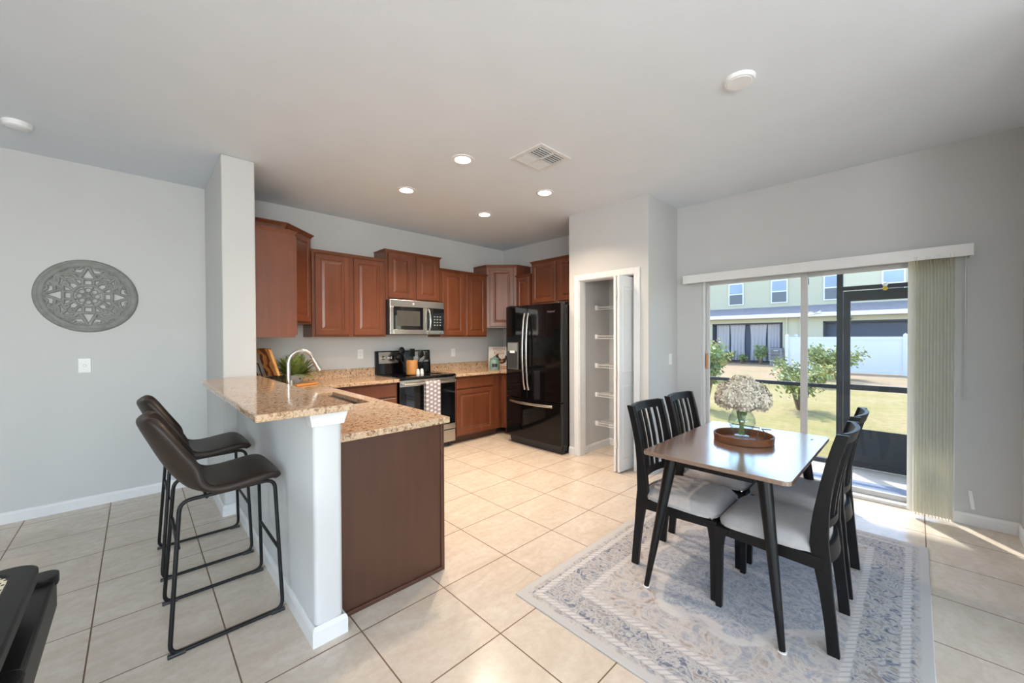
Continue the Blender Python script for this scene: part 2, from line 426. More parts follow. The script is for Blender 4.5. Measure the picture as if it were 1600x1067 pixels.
m.box(-4.15, -4.0, -5.0, -2.9, 0, ZC); m.box(-4.15, -4.0, .1, YB, 0, ZC); m.box(-4.15, -4.0, -2.9, .1, 0, .5); m.box(-4.15, -4.0, -2.9, .1, 2.5, ZC)
struct(m.build('wall_rear', 'wall'), 'light grey living room wall with a window opposite the pantry', 'wall')
for k, (a, b) in enumerate((((-3.3, 1.3, -5.1, -5.05, .5, 2.5), 4), ((-4.1, -4.05, -2.9, .1, .5, 2.5), 2))):
    f = MB()
    x0, x1, y0, y1, z0, z1 = a
    f.box(x0, x1, y0, y1, z0, z0+.05); f.box(x0, x1, y0, y1, z1-.05, z1)
    for i in range(b+1):
        if k == 0: c = x0+.025+(x1-x0-.05)*i/b; f.box(c-.025, c+.025, y0, y1, z0, z1)
        else: c = y0+.025+(y1-y0-.05)*i/b; f.box(x0, x1, c-.025, c+.025, z0, z1)
    fo = f.build('window_%d' % (k+1), 'white'); struct(fo, 'white framed living room window out of frame', 'window')
    g = MB()
    if k == 0: g.box(x0, x1, -5.078, -5.072, z0, z1)
    else: g.box(-4.078, -4.072, y0, y1, z0, z1)
    g.build('pane', 'glass', fo)
# pantry closet
PX = 3.60
m = MB()
m.box(PX, PX+.11, 2.64, 2.775, 0, ZC); m.box(PX, PX+.11, 1.81, 1.955, 0, ZC); m.box(PX, PX+.11, 1.955, 2.64, 1.985, ZC)
struct(m.build('wall_pantry', 'wall'), 'pale wall around the open pantry doorway', 'wall')
sbox('wall_pantry_side', 'wall', 'pale pantry side wall with the light switch', 'wall', PX+.11, XR, 1.81, 1.92, 0, ZC)
sbox('wall_pantry_back', 'wall', 'pale inner pantry wall beside the refrigerator', 'wall', PX+.11, XR, 2.66, 2.775, 0, ZC)
# casing
m = MB()
m.box(PX-.016, PX, 2.635, 2.70, 0, 2.045, bev=.005); m.box(PX-.016, PX, 1.895, 1.96, 0, 2.045, bev=.005); m.box(PX-.016, PX, 1.96, 2.635, 1.98, 2.045, bev=.005)
m.box(PX, PX+.11, 2.628, 2.64, 0, 1.985); m.box(PX, PX+.11, 1.955, 1.967, 0, 1.985); m.box(PX, PX+.11, 1.967, 2.628, 1.973, 1.985)
struct(m.build('trim_1', 'white'), 'white casing around the pantry doorway', 'door casing')
def base(name, label, *paths):
    """skirting board swept along paths of (x, y); the room is on the right of travel"""
    m = MB()
    for path in paths:
        P = [Vector((*p, 0)) for p in path]; n = len(P); offs = []
        for i in range(n):
            ds = ([(P[i]-P[i-1]).normalized()] if i > 0 else [])+([(P[i+1]-P[i]).normalized()] if i < n-1 else [])
            ns = [Vector((d.y, -d.x, 0)) for d in ds]; b = sum(ns, Vector()).normalized(); offs.append(b/max(.3, b.dot(ns[0])))
        prof = [(0, 0), (.014, 0), (.014, .066), (.010, .078), (.005, .085), (0, .085)]
        rows = [[m.b.verts.new(P[i]+offs[i]*(o+.0004)+Vector((0, 0, z))) for o, z in prof] for i in range(n)]
        k = len(prof)
        for i in range(n-1):
            for j in range(k): m.b.faces.new((rows[i][j], rows[i][(j+1) % k], rows[i+1][(j+1) % k], rows[i+1][j]))
        m.b.faces.new(rows[0]); m.b.faces.new(rows[-1][::-1])
    return struct(m.build(name, 'white'), label, 'baseboard')
base('baseboard_left', 'white baseboard along the left grey wall', [(-4.0, YB), (.469, YB), (.469, 3.63), (.550, 3.63), (.550, 1.815), (.672, 1.815), (.672, 1.884)])
base('baseboard_right', 'white baseboard right of the vertical blinds', [(XR+.03, -.20), (XR, -.20), (XR, -.5), (2.62, -.5)])
base('baseboard_pantry', 'white baseboard on the pantry walls', [(PX, 2.775), (PX, 2.702)], [(PX, 1.893), (PX, 1.81), (XR, 1.81), (XR, 1.556), (XR+.03, 1.556)])
base('baseboard_closet', 'white baseboard inside the pantry', [(PX+.11, 2.66), (XR, 2.66), (XR, 1.92), (PX+.11, 1.92)])
# capital on the half wall post
m = MB()
prof = [(0, .960), (.002, .972), (.009, 1.0), (.013, 1.018)]
for (o0, z0), (o1, z1) in zip(prof, prof[1:]):
    if z1-z0 < 1e-4: continue
    m.b.verts.ensure_lookup_table()
    def loop(o, z): return [m.b.verts.new(q) for q in ((.541-o, 1.806-o, z), (.678+o, 1.806-o, z), (.678+o, 1.864, z), (.541-o, 1.864, z))]
    A, B = loop(o0, z0), loop(o1, z1)
    for j in range(4): m.b.faces.new((A[j], A[(j+1) % 4], B[(j+1) % 4], B[j]))
    if z0 == .960: m.b.faces.new(A[::-1])
    if z1 == 1.018: m.b.faces.new(B)
struct(m.build('trim_2', 'white'), 'white moulded cap around the end of the half wall under the bar top', 'moulding')

# sliding glass door
sl = MB(); sl.box(4.30, 4.44, 1.535, 1.556, 0, 1.96); sl.box(4.30, 4.44, -.20, -.178, 0, 1.96); sl.box(4.30, 4.44, -.178, 1.535, 1.925, 1.96); sl.box(4.30, 4.44, -.178, 1.535, 0, .025)
sd = struct(sl.build('door_1', 'white', bevel=.002), 'white framed sliding glass door onto the screened porch', 'sliding door')
def panel(x, y0, y1, st0, st1):
    p = MB(); p.box(x-.016, x+.016, y0, y0+st0, .026, 1.924); p.box(x-.016, x+.016, y1-st1, y1, .026, 1.924)
    p.box(x-.016, x+.016, y0+st0, y1-st1, .026, .066); p.box(x-.016, x+.016, y0+st0, y1-st1, 1.885, 1.924)
    pf = p.build('sliding_panel', 'alu', sd, bevel=.002)
    g = MB(); g.box(x-.003, x+.003, y0+st0, y1-st1, .066, 1.885); g.build('pane', 'glass', pf)
    return pf
pl = panel(4.345, .672, 1.533, .05, .028)
panel(4.395, -.176, .725, .05, .045)
h = MB(); h.box(4.30, 4.328, 1.509, 1.527, 1.01, 1.17, bev=.006)
h.build('handle', wood('handle_wood', lin(176, 112, 66), lin(205, 140, 90), .5), pl)
# bifold pantry door
bf = thing('bifold_door', (PX+.07, 2.02, 0), 'white bifold pantry door folded open at the right side of the doorway', 'door')
def leaf(p0, p1, nm):
    d = Vector((p1[0]-p0[0], p1[1]-p0[1], 0)); L = d.length; a = math.atan2(d.y, d.x)
    mm = MB(); mm.M = Matrix.Translation((p0[0], p0[1], .012)) @ Matrix.Rotation(a, 4, 'Z')
    mm.box(0, L, .006, .029, 0, 1.945)
    for (z0, z1) in ((.12, .86), (.98, 1.84)):
        for yy, sg in ((.006, 1), (.029, -1)):
            q = MB(); q.b.free(); q.b = mm.b
            q.M = mm.M @ Matrix.Translation((.05, yy, z0)) @ (Matrix() if sg == 1 else Matrix.Translation((L-.1, 0, 0)) @ Matrix.Rotation(PI, 4, 'Z'))
            q.rings_door(L-.1, z1-z0, [(0, -.0005), (.012, -.006), (.024, -.006), (.036, -.001), (.045, -.001)])
    return mm.build(nm, 'white', bf)
leaf((3.41, 2.012), (3.725, 1.985), 'door_leaf'); lf = leaf((3.415, 2.052), (3.725, 2.085), 'door_leaf')
for z in (.25, .95, 1.75):
    hh = MB(); hh.cyl((3.405, 2.046, z), (3.405, 2.046, z+.07), .006, 8); hh.build('hinge', 'chrome', bf)
# pantry wire shelves
shelves = ['lowest', 'second lowest', 'middle', 'second highest', 'highest']
for k, z in enumerate((.324, .67, 1.015, 1.36, 1.704)):
    t_ = thing('wire_shelf', (4.12, 2.3, z), 'white wire pantry shelf, %s of the five' % shelves[k], 'shelf', 'pantry wire shelves')
    g = MB()
    for x in (3.965, 4.06, 4.24): g.cyl((x, 1.925, z), (x, 2.655, z), .0035, 6)
    g.cyl((3.965, 1.925, z-.03), (3.965, 2.655, z-.03), .0035, 6)
    for i in range(29):
        y = 1.935+i*.0255; g.tube([(3.965, y, z-.03), (3.965, y, z+.004), (4.25, y, z+.004)], .0018, 5)
    g.build('wire_grid', 'plate', t_)
    for yy in ((2.63, 2.66), (1.92, 1.95)):
        c_ = MB(); c_.box(3.945, 3.985, yy[0], yy[1], z-.035, z+.02, bev=.004); c_.build('end_bracket', 'plate', t_)

# ------------------------------------------------------------------ cabinets
DOORP = [(0, .02), (0, .004), (.004, 0), (.052, 0), (.058, .007), (.068, .008), (.09, .0015), (.094, .001)]
def cab_door(parent, o, ang, w, h, name='door', mat='cab'):
    """o: lower-left corner (viewed from front) world; ang: rotation about z of the outward-facing frame (0 faces -Y)"""
    m = MB(); m.M = Matrix.Translation(o) @ Matrix.Rotation(ang, 4, 'Z')
    s = min(1, w/.26, h/.2)
    if h < .2: pr = [(0, .02), (0, .004), (.004, 0), (.03, 0)]
    else: pr = [(i*s if i > .01 else i, d) for i, d in DOORP]
    m.rings_door(w, h, pr)
    return m.build(name, mat, parent)
def crown(parent, path, z0, z1, out, closed=False, mat='cab'):
    """moulding along path of (x,y) with outward normal to the right of travel"""
    m = MB(); n = len(path); P = [Vector((*p, 0)) for p in path]
    offs = []
    for i in range(n):
        ds = []
        if i > 0: ds.append((P[i]-P[i-1]).normalized())
        if i < n-1: ds.append((P[i+1]-P[i]).normalized())
        ns = [Vector((d.y, -d.x, 0)) for d in ds]
        b = sum(ns, Vector()).normalized(); offs.append(b/max(.3, b.dot(ns[0])))
    prof = [(-.02, z0), (.002, z0), (.006, z0+.3*(z1-z0)), (.7*out, z0+.75*(z1-z0)), (out, z0+.8*(z1-z0)), (out, z1), (-.02, z1)]
    rows = [[m.b.verts.new(P[i]+offs[i]*o+Vector((0, 0, z))) for o, z in prof] for i in range(n)]
    k = len(prof)
    for i in range(n-1):
        for j in range(k): m.b.faces.new((rows[i][j], rows[i][(j+1) % k], rows[i+1][(j+1) % k], rows[i+1][j]))
    m.b.faces.new(rows[0]); m.b.faces.new(rows[-1][::-1])
    return m.build('crown_moulding', mat, parent)
YF = YB-.305           # carcass front of the wall units on the back wall
def wall_cab(name, label, x0, x1, z0, z1, doors):
    t_ = thing(name, ((x0+x1)/2, YB, z0), label, 'cabinet', 'upper kitchen cabinets')
    b = MB(); b.box(x0, x1, YF, YB-.002, z0, z1); b.build('body', 'cab', t_)
    n = doors; g = .028; w_ = (x1-x0-2*g-(n-1)*.05)/n
    for i in range(n):
        cab_door(t_, (x0+g+i*(w_+.05), YF-.02, z0+.02), 0, w_, z1-z0-.04)
    crown(t_, [(x0, YB-.03), (x0, YF), (x1, YF), (x1, YB-.03)], z1-.012, z1+.018, .022)
    return t_
wall_cab('upper_cabinet', 'reddish-brown two-door wall cabinet left of the microwave', 1.30, 2.10, 1.36, 2.245, 2)
wall_cab('upper_cabinet', 'short raised two-door wall cabinet directly above the microwave', 2.103, 2.852, 1.80, 2.37, 2)
wall_cab('upper_cabinet', 'reddish-brown two-door wall cabinet right of the microwave', 2.855, 3.645, 1.36, 2.235, 2)
# left side cabinet on the stub wall (faces +X, its side panel is seen)
t_ = thing('upper_cabinet', (.84, 3.85, 1.355), 'wall cabinet showing its plain brown side beside the grey short wall', 'cabinet', 'upper kitchen cabinets')
b = MB(); b.box(.687, .985, 3.70, 3.995, 1.355, 2.245); b.build('body', 'cab', t_)
cab_door(t_, (1.005, 3.715, 1.375), PI/2, .265, .85)
crown(t_, [(.69, 3.70), (.985, 3.70), (.985, 3.98)], 2.232, 2.262, .02)
def corner_cab(label, L, R, corner, z0, z1):
    t_ = thing('corner_cabinet', (*corner, z0), label, 'cabinet', 'upper kitchen cabinets')
    return t_
# diagonal corner, left
t_ = thing('corner_cabinet', (.9, 4.4, 1.49), 'tall diagonal corner cabinet behind the plain brown side panel at left', 'cabinet', 'upper kitchen cabinets')
poly = [(.687, YB-.002), (.687, 4.0), (.985, 4.0), (1.292, 4.305), (1.292, YB-.002)]
b = MB(); b.prism(poly, 1.49, 2.375); b.build('body', 'cab', t_)
dL = math.hypot(.307, .305)
n_ = Vector((.305, -.307, 0)).normalized()
cab_door(t_, Vector((.985, 4.0, 1.51))+n_*.02+Vector((.307, .305, 0)).normalized()*.03, math.atan2(.305, .307), dL-.06, .845)
crown(t_, [(.69, 4.0), (.985, 4.0), (1.292, 4.305), (1.292, 4.59)], 2.355, 2.40, .03)
# diagonal corner, right
t_ = thing('corner_cabinet', (4.1, 4.4, 1.49), 'raised diagonal corner cabinet with a pale reflective door left of the refrigerator', 'cabinet', 'upper kitchen cabinets')
poly = [(XR-.002, YB-.002), (3.65, YB-.002), (3.65, 4.305), (3.955, 4.0), (XR-.002, 4.0)]
b = MB(); b.prism(poly, 1.49, 2.375); b.build('body', 'cab', t_)
n_ = Vector((-1, -1, 0)).normalized(); dd = Vector((1, -1, 0)).normalized()
cab_door(t_, Vector((3.65, 4.305, 1.51))+n_*.02+dd*.045, -PI/4, .305*math.sqrt(2)-.09, .845)
crown(t_, [(3.65, 4.59), (3.65, 4.305), (3.955, 4.0), (4.24, 4.0)], 2.36, 2.395, .022)
# right wall units (face -X)
def rwall_cab(label, y0, y1, z0, z1, doors):
    t_ = thing('upper_cabinet', (XR, (y0+y1)/2, z0), label, 'cabinet', 'upper kitchen cabinets')
    b = MB(); b.box(XR-.305, XR-.002, y0, y1, z0, z1); b.build('body', 'cab', t_)
    g = .025; w_ = (y1-y0-2*g-(doors-1)*.05)/doors
    for i in range(doors):
        cab_door(t_, (XR-.325, y1-g-i*(w_+.05), z0+.02), -PI/2, w_, z1-z0-.04)
    crown(t_, [(XR-.03, y1), (XR-.305, y1), (XR-.305, y0), (XR-.03, y0)], z1-.012, z1+.02, .022)
rwall_cab('narrow single-door wall cabinet squeezed between corner cabinet and fridge cabinet', 3.725, 3.995, 1.36, 2.215, 1)
rwall_cab('two-door wall cabinet above the black refrigerator', 2.78, 3.70, 1.80, 2.37, 2)

# base cabinets
t_ = thing('peninsula_cabinet', (1.0, 2.9, 0), 'dark brown peninsula base cabinet with plain end panel beside white half wall', 'cabinet', 'base kitchen cabinets')
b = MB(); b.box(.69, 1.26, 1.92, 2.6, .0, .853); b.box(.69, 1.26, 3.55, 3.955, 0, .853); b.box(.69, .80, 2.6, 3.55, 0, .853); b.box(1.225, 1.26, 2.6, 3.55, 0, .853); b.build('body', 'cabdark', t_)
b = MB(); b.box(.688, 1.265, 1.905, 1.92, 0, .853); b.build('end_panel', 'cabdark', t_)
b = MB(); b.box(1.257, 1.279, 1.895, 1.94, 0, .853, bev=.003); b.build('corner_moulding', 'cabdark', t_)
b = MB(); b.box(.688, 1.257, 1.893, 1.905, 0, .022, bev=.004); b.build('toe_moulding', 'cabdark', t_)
for y0, y1 in ((1.96, 2.55), (2.60, 3.05), (3.08, 3.5)):
    cab_door(t_, (1.280, y0, .12), PI/2, y1-y0, .70)
def base_cab(label, x0, x1, doorspec):
    t_ = thing('base_cabinet', ((x0+x1)/2, 4.3, 0), label, 'cabinet', 'base kitchen cabinets')
    b = MB(); b.box(x0, x1, 4.02, YB-.002, .09, .853); b.build('body', 'cab', t_)
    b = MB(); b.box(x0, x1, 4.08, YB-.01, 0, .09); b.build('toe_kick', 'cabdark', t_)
    for (a, c, z0, z1, nm) in doorspec: cab_door(t_, (a, 4.0, z0), 0, c-a, z1-z0, nm)
    return t_
base_cab('brown base cabinet with drawers left of the range', 1.29, 2.09, [(1.33, 2.07, .70, .835, 'drawer'), (1.33, 2.07, .42, .68, 'drawer'), (1.33, 2.07, .11, .40, 'drawer')])
base_cab('reddish base cabinet with one drawer and one door right of the range', 2.868, 3.63, [(2.89, 3.50, .70, .835, 'drawer'), (2.89, 3.50, .11, .68, 'door')])
t_ = thing('base_cabinet', (3.9, 3.9, 0), 'narrow base cabinet half hidden by the black refrigerator', 'cabinet', 'base kitchen cabinets')
b = MB(); b.box(3.67, XR-.002, 3.70, YB-.005, .09, .853); b.box(3.632, 3.67, 4.02, YB-.005, .09, .853); b.build('body', 'cab', t_)
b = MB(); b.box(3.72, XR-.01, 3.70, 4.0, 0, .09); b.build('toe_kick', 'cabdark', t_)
cab_door(t_, (3.65, 3.985, .11), -PI/2, .27, .725)

# countertops
t_ = thing('countertop', (1.0, 3.0, .855), 'tan speckled granite counter on peninsula and left of the range', 'countertop')
m = MB(); m.cells([.674, .83, 1.20, 1.30, 2.095], [1.865, 2.70, 3.45, 3.965, YB-.001],
    lambda x, y: ((x < 1.30) or (y > 3.965)) and not (.83 < x < 1.20 and 2.70 < y < 3.45), .855, .89)
m.build('slab', 'granite', t_, bevel=.005)
m = MB(); m.box(.692, 2.095, YB-.021, YB-.001, .89, .99); m.build('backsplash', 'granite', t_, bevel=.002)
m = MB(); m.box(.674, .692, 1.868, 3.629, .89, 1.018); m.build('side_splash', 'granite', t_, bevel=.002)
m = MB(); m.box(.687, .705, 3.64, YB-.021, .89, .99); m.build('side_splash', 'granite', t_, bevel=.002)
t_ = thing('countertop', (3.5, 4.3, .855), 'tan speckled granite counter right of the range', 'countertop')
m = MB(); m.cells([2.865, 3.615, XR-.001], [3.69, 3.965, YB-.001], lambda x, y: x > 3.615 or y > 3.965, .855, .89)
m.build('slab', 'granite', t_, bevel=.005)
m = MB(); m.box(2.865, XR-.021, YB-.021, YB-.001, .89, .99); m.box(XR-.021, XR-.001, 3.69, YB-.001, .89, .99); m.build('backsplash', 'granite', t_, bevel=.002)
m = MB(); m.prism([(.325, 1.755), (.707, 1.765), (.707, 3.625), (.462, 3.625), (.325, 3.49)], 1.019, 1.05)
tag(m.build('breakfast_bar', 'granite', bevel=.006), 'raised granite breakfast bar top on the white half wall', 'bar counter')
# sink
t_ = thing('kitchen_sink', (1.0, 3.07, .67), 'stainless undermount sink sunk into the peninsula counter', 'sink')
m = MB(); x0, x1, y0, y1 = .832, 1.198, 2.702, 3.448
m.box(x0, x1, y0, y1, .67, .674); m.box(x0, x0+.004, y0, y1, .674, .856); m.box(x1-.004, x1, y0, y1, .674, .856); m.box(x0, x1, y0, y0+.004, .674, .856); m.box(x0, x1, y1-.004, y1, .674, .856)
m.build('basin', 'steel', t_)
m = MB(); m.lathe([(.0, .675), (.035, .675), (.04, .679), (.03, .677), (0, .676)], 20, (1.01, 3.07, 0)); m.build('drain', 'chrome', t_)
# faucet
t_ = thing('faucet', (.765, 3.05, .89), 'brushed nickel gooseneck kitchen faucet rising behind the bar top', 'faucet')
m = MB(); m.lathe([(.0, .89), (.032, .89), (.032, .897), (.02, .91), (.016, .95), (0, .95)], 20, (.765, 3.05, 0)); m.build('base', 'chrome', t_, smooth=True)
R = .082; pts = [(.765, 3.05, .93), (.765, 3.05, 1.0), (.765, 3.05, 1.08), (.765, 3.05, 1.17)]
for i in range(1, 11): a = PI-i*PI*.88/10; pts.append((.765+R+R*math.cos(a), 3.05, 1.17+R*1.08*math.sin(a)))
m = MB(); m.tube(pts, .0125, 14); m.build('neck', 'chrome', t_, smooth=True)
e = Vector(pts[-1]); dr = (Vector(pts[-1])-Vector(pts[-2])).normalized()
m = MB(); m.tube([e, e+dr*.03, e+dr*.06, e+dr*.10, e+dr*.104], [.0135, .016, .018, .021, .018], 16); m.build('spray_head', 'chrome', t_, smooth=True)
m = MB(); m.cyl((.765, 3.05, .935), (.765, 3.11, .95), .009, 10); m.build('lever', 'chrome', t_, smooth=True)

# ------------------------------------------------------------------ range
X0, X1 = 2.10, 2.86
t_ = thing('range', ((X0+X1)/2, 4.3, 0), 'black and stainless electric range between the base cabinets', 'stove')
m = MB(); m.box(X0, X1, 4.02, YB-.004, .06, .875); m.build('body', 'black', t_)
m = MB(); m.box(X0-.001, X1+.001, 3.975, YB-.06, .876, .902, bev=.006); ct = m.build('cooktop', 'blackglass', t_)
for cx, cy, r in ((2.29, 4.14, .1), (2.67, 4.14, .08), (2.29, 4.41, .08), (2.67, 4.41, .1)):
    m = MB(); m.lathe([(r-.003, .9022), (r, .9026), (r+.003, .9022)], 36, (cx, cy, 0)); m.build('burner_ring', 'darkgrey', ct)
m = MB()
m.prism([(4.55, .90), (YB-.004, .90), (YB-.004, 1.185), (4.575, 1.185)], X0, X1, 'X'); bk = m.build('backguard', 'black', t_)
def onslope(z): return 4.55+(z-.90)/(1.185-.90)*.025
for a, c in ((X0+.035, X0+.29), (X1-.25, X1-.03)):
    m = MB(); m.prism([(onslope(1.03)-.004, 1.03), (onslope(1.03)+.003, 1.03), (onslope(1.17)+.003, 1.17), (onslope(1.17)-.004, 1.17)], a, c, 'X')
    m.build('control_panel', 'steel', bk)
m = MB(); m.prism([(onslope(1.04)-.003, 1.04), (onslope(1.04)+.003, 1.04), (onslope(1.165)+.003, 1.165), (onslope(1.165)-.003, 1.165)], X0+.30, X1-.26, 'X'); m.build('display', 'blackglass', bk)
for x in (X0+.095, X0+.185, X1-.165, X1-.075):
    m = MB(); m.lathe([(0, -.034), (.015, -.034), (.021, -.026), (.023, -.008), (.026, 0)], 20, (x, onslope(1.10)-.004, 1.10), 'Y'); m.box(x-.003, x+.003, onslope(1.1)-.042, onslope(1.1)-.034, 1.083, 1.117); m.build('knob', 'steel', bk)
m = MB(); m.box(X0+.004, X1-.004, 3.985, 4.02, .225, .865, bev=.004); dr_ = m.build('oven_door', 'black', t_)
m = MB(); m.box(X0+.004, X1-.004, 3.979, 3.99, .795, .866); m.build('door_trim', 'steel', dr_)
m = MB(); m.box(X0+.004, X1-.004, 3.979, 3.99, .225, .29); m.build('door_trim', 'steel', dr_)
m = MB(); m.box(X0+.08, X1-.08, 3.981, 3.986, .34, .72); m.build('window', 'blackglass', dr_)
m = MB(); m.cyl((X0+.03, 3.935, .825), (X1-.03, 3.935, .825), .014, 14)
for x in (X0+.05, X1-.05): m.box(x-.012, x+.012, 3.935, 3.985, .813, .837)
m.build('handle', 'steel', dr_, smooth=True)
m = MB(); m.box(X0+.004, X1-.004, 3.985, 4.02, .065, .215, bev=.004); m.build('storage_drawer', 'steel', t_)
for x in (X0+.04, X1-.04):
    for y in (4.06, 4.5):
        m = MB(); m.cyl((x, y, 0), (x, y, .062), .018, 12); m.build('foot', 'darkgrey', t_)
# dish towel over the handle
mt, tt, pp = newmat('towel_print')
v = coords(tt, (1/.052, 1, 1/.05))
sp = tt.nodes.new('ShaderNodeSeparateXYZ'); tt.links.new(v, sp.inputs[0])
colf = mathn(tt, 'FLOOR', sp.outputs[0]); zz = mathn(tt, 'ADD', sp.outputs[2], mathn(tt, 'MULTIPLY', mathn(tt, 'MODULO', colf, 2), .5))
fx = mathn(tt, 'SUBTRACT', mathn(tt, 'FRACT', sp.outputs[0]), .5); fz = mathn(tt, 'SUBTRACT', mathn(tt, 'FRACT', zz), .5)
rad = mathn(tt, 'SQRT', mathn(tt, 'ADD', mathn(tt, 'POWER', fx, 2), mathn(tt, 'POWER', mathn(tt, 'MULTIPLY', fz, 1.25), 2)))
blob = ramp(tt, rad, [(.30, (1, 1, 1)), (.36, (0, 0, 0))])
dark = ramp(tt, mathn(tt, 'SQRT', mathn(tt, 'ADD', mathn(tt, 'POWER', fx, 2), mathn(tt, 'POWER', mathn(tt, 'MULTIPLY', mathn(tt, 'SUBTRACT', fz, .1), 2.2), 2))), [(.10, (1, 1, 1)), (.17, (0, 0, 0))])
cc = mix(tt, blob, lin(150, 142, 146), lin(226, 222, 224)); cc = mix(tt, mathn(tt, 'MULTIPLY', dark, .6), cc, lin(128, 120, 126))
tt.links.new(cc, pp.inputs['Base Color']); pp.inputs['Roughness'].default_value = .95
tw = MB()
def towel(u, v_):
    x = 2.395+.20*v_
    s = u*.84
    wv = .003*math.sin(v_*9+1)
    if s < .37: return Vector((x, 3.958+wv*.5, .455+s))
    if s < .42:
        a = (s-.37)/.05*PI; return Vector((x, 3.936+.020*math.cos(a), .825+.019*math.sin(a)))
    return Vector((x, 3.916+wv, .825-(s-.42)*1.0))
tw.grid(towel, 42, 14)
tag(tw.build('dish_towel', mt, smooth=True, solid=.003), 'grey dish towel with white oval print hanging on the oven handle', 'towel')

# microwave
t_ = thing('microwave', (2.47, 4.4, 1.38), 'stainless over-the-range microwave under the raised wall cabinet', 'microwave')
MX0, MX1, MY = 2.106, 2.848, 4.225
m = MB(); m.box(MX0, MX1, MY, YB-.003, 1.385, 1.797); m.build('body', 'darkgrey', t_)
m = MB(); m.box(MX0, MX1, MY-.018, MY, 1.715, 1.795, bev=.003); m.build('top_trim', 'steel', t_)
m = MB(); m.box(MX0, MX0+.045, MY-.018, MY, 1.39, 1.713, bev=.002); m.box(MX0+.045, 2.60, MY-.018, MY, 1.39, 1.445, bev=.002)
m.box(2.545, 2.60, MY-.018, MY, 1.445, 1.713); dm = m.build('door', 'steel', t_)
m = MB(); m.box(MX0+.045, 2.545, MY-.014, MY, 1.445, 1.713); m.build('window', 'blackglass', dm)
m = MB(); m.box(MX0+.09, 2.50, MY-.0155, MY-.014, 1.49, 1.67); m.build('window_screen', plain('micro_screen', (.07, .066, .06), .25), dm)
m = MB(); m.tube([(2.615, MY-.018, 1.70), (2.615, MY-.045, 1.69), (2.618, MY-.062, 1.62), (2.62, MY-.066, 1.55), (2.618, MY-.062, 1.48), (2.615, MY-.045, 1.42), (2.615, MY-.018, 1.41)], .0105, 12); m.build('handle', 'steel', dm, smooth=True)
m = MB(); m.box(2.605, MX1, MY-.016, MY, 1.44, 1.713); kp = m.build('control_panel', 'blackglass', t_)
kg = plain('key_grey', (.28, .28, .28), .5)
for i in range(4):
    for j in range(3):
        m = MB(); m.box(2.695+j*.042, 2.718+j*.042, MY-.0172, MY-.016, 1.50+i*.035, 1.512+i*.035); m.build('button', kg, kp)
m = MB(); m.box(2.605, MX1, MY-.018, MY, 1.39, 1.438, bev=.002); m.build('lower_trim', 'steel', t_)
m = MB(); m.lathe([(0, -.004), (.012, -.004), (.016, 0)], 20, (2.41, MY-.018, 1.755), 'Y'); m.build('round_badge', plain('badge', (.75, .75, .75), .3, .6), t_)

# refrigerator
t_ = thing('refrigerator', (3.8, 3.2, 0), 'glossy black french-door refrigerator beside the pantry wall', 'refrigerator')
FY0, FY1 = 2.775, 3.675
m = MB(); m.box(3.505, 4.2, FY0+.012, FY1-.012, .035, 1.725); m.build('body', 'black', t_)
m = MB(); m.box(3.50, 3.6, FY0+.03, FY1-.03, 0, .10); m.build('base_grille', 'darkgrey', t_)
FM = 3.285
def fdoor(y0, y1, z0, z1, nm):
    f_ = MB()
    def fn(u, v_):
        y = y0+(y1-y0)*u; yc = (y-(FY0+FY1)/2)/((FY1-FY0)/2)
        return Vector((3.425+.018*yc*yc, y, z0+(z1-z0)*v_))
    k = 10
    f_.grid(fn, k, 1); 
    f_.b.verts.ensure_lookup_table()
    r_ = bmesh.ops.extrude_face_region(f_.b, geom=f_.b.faces[:])
    for q in r_['geom']:
        if isinstance(q, bmesh.types.BMVert): q.co.x = 3.498
    return f_.build(nm, 'black', t_, smooth=True, bevel=.004)
d1 = fdoor(FM+.003, FY1, .60, 1.74, 'door'); d2_ = fdoor(FY0, FM-.003, .60, 1.74, 'door'); d3 = fdoor(FY0, FY1, .105, .59, 'freezer_drawer')
def fx_(y): yc = (y-(FY0+FY1)/2)/((FY1-FY0)/2); return 3.425+.018*yc*yc
for par, y, sg in ((d1, FM+.032, 1), (d2_, FM-.032, -1)):
    m = MB(); p_ = []
    for i in range(13):
        s = i/12; z = .71+s*.93; bow = math.sin(PI*s)
        p_.append((fx_(y)-.014-.042*bow**.6, y, z))
    m.tube(p_, .0125, 12, flat=((1, 0, 0), .7)); m.box(fx_(y)-.02, fx_(y)+.004, y-.011, y+.011, .71, .74); m.box(fx_(y)-.02, fx_(y)+.004, y-.011, y+.011, 1.61, 1.64)
    m.build('handle', 'steel', par, smooth=True)
m = MB(); p_ = []
for i in range(13):
    s = i/12; y = FY0+.11+s*(FY1-FY0-.20); p_.append((fx_(y)-.014-.035*math.sin(PI*s)**.6, y, .548+.0*s))
m.tube(p_, .0155, 12, flat=((1, 0, 0), .7)); m.build('handle', 'steel', d3, smooth=True)
m = MB(); m.box(3.415, 3.44, 3.435, 3.625, .945, 1.285, bev=.004); dp = m.build('water_dispenser', plain('dispenser_frame', (.10, .105, .11), .25), d1)
m = MB(); m.box(3.411, 3.416, 3.447, 3.613, .965, 1.165); m.build('recess', plain('dispenser_recess', (.035, .036, .038), .3), dp)
m = MB(); m.box(3.411, 3.416, 3.447, 3.613, 1.175, 1.275); m.build('display', plain('dispenser_panel', (.19, .20, .205), .2), dp)
m = MB(); m.box(3.404, 3.413, 3.49, 3.57, 1.15, 1.18, bev=.003); m.build('spout', 'plate', dp)
for y in (FY0+.03, FY1-.06):
    m = MB(); m.box(3.46, 3.56, y, y+.04, 1.725, 1.755, bev=.004); m.build('hinge_cover', 'darkgrey', t_)
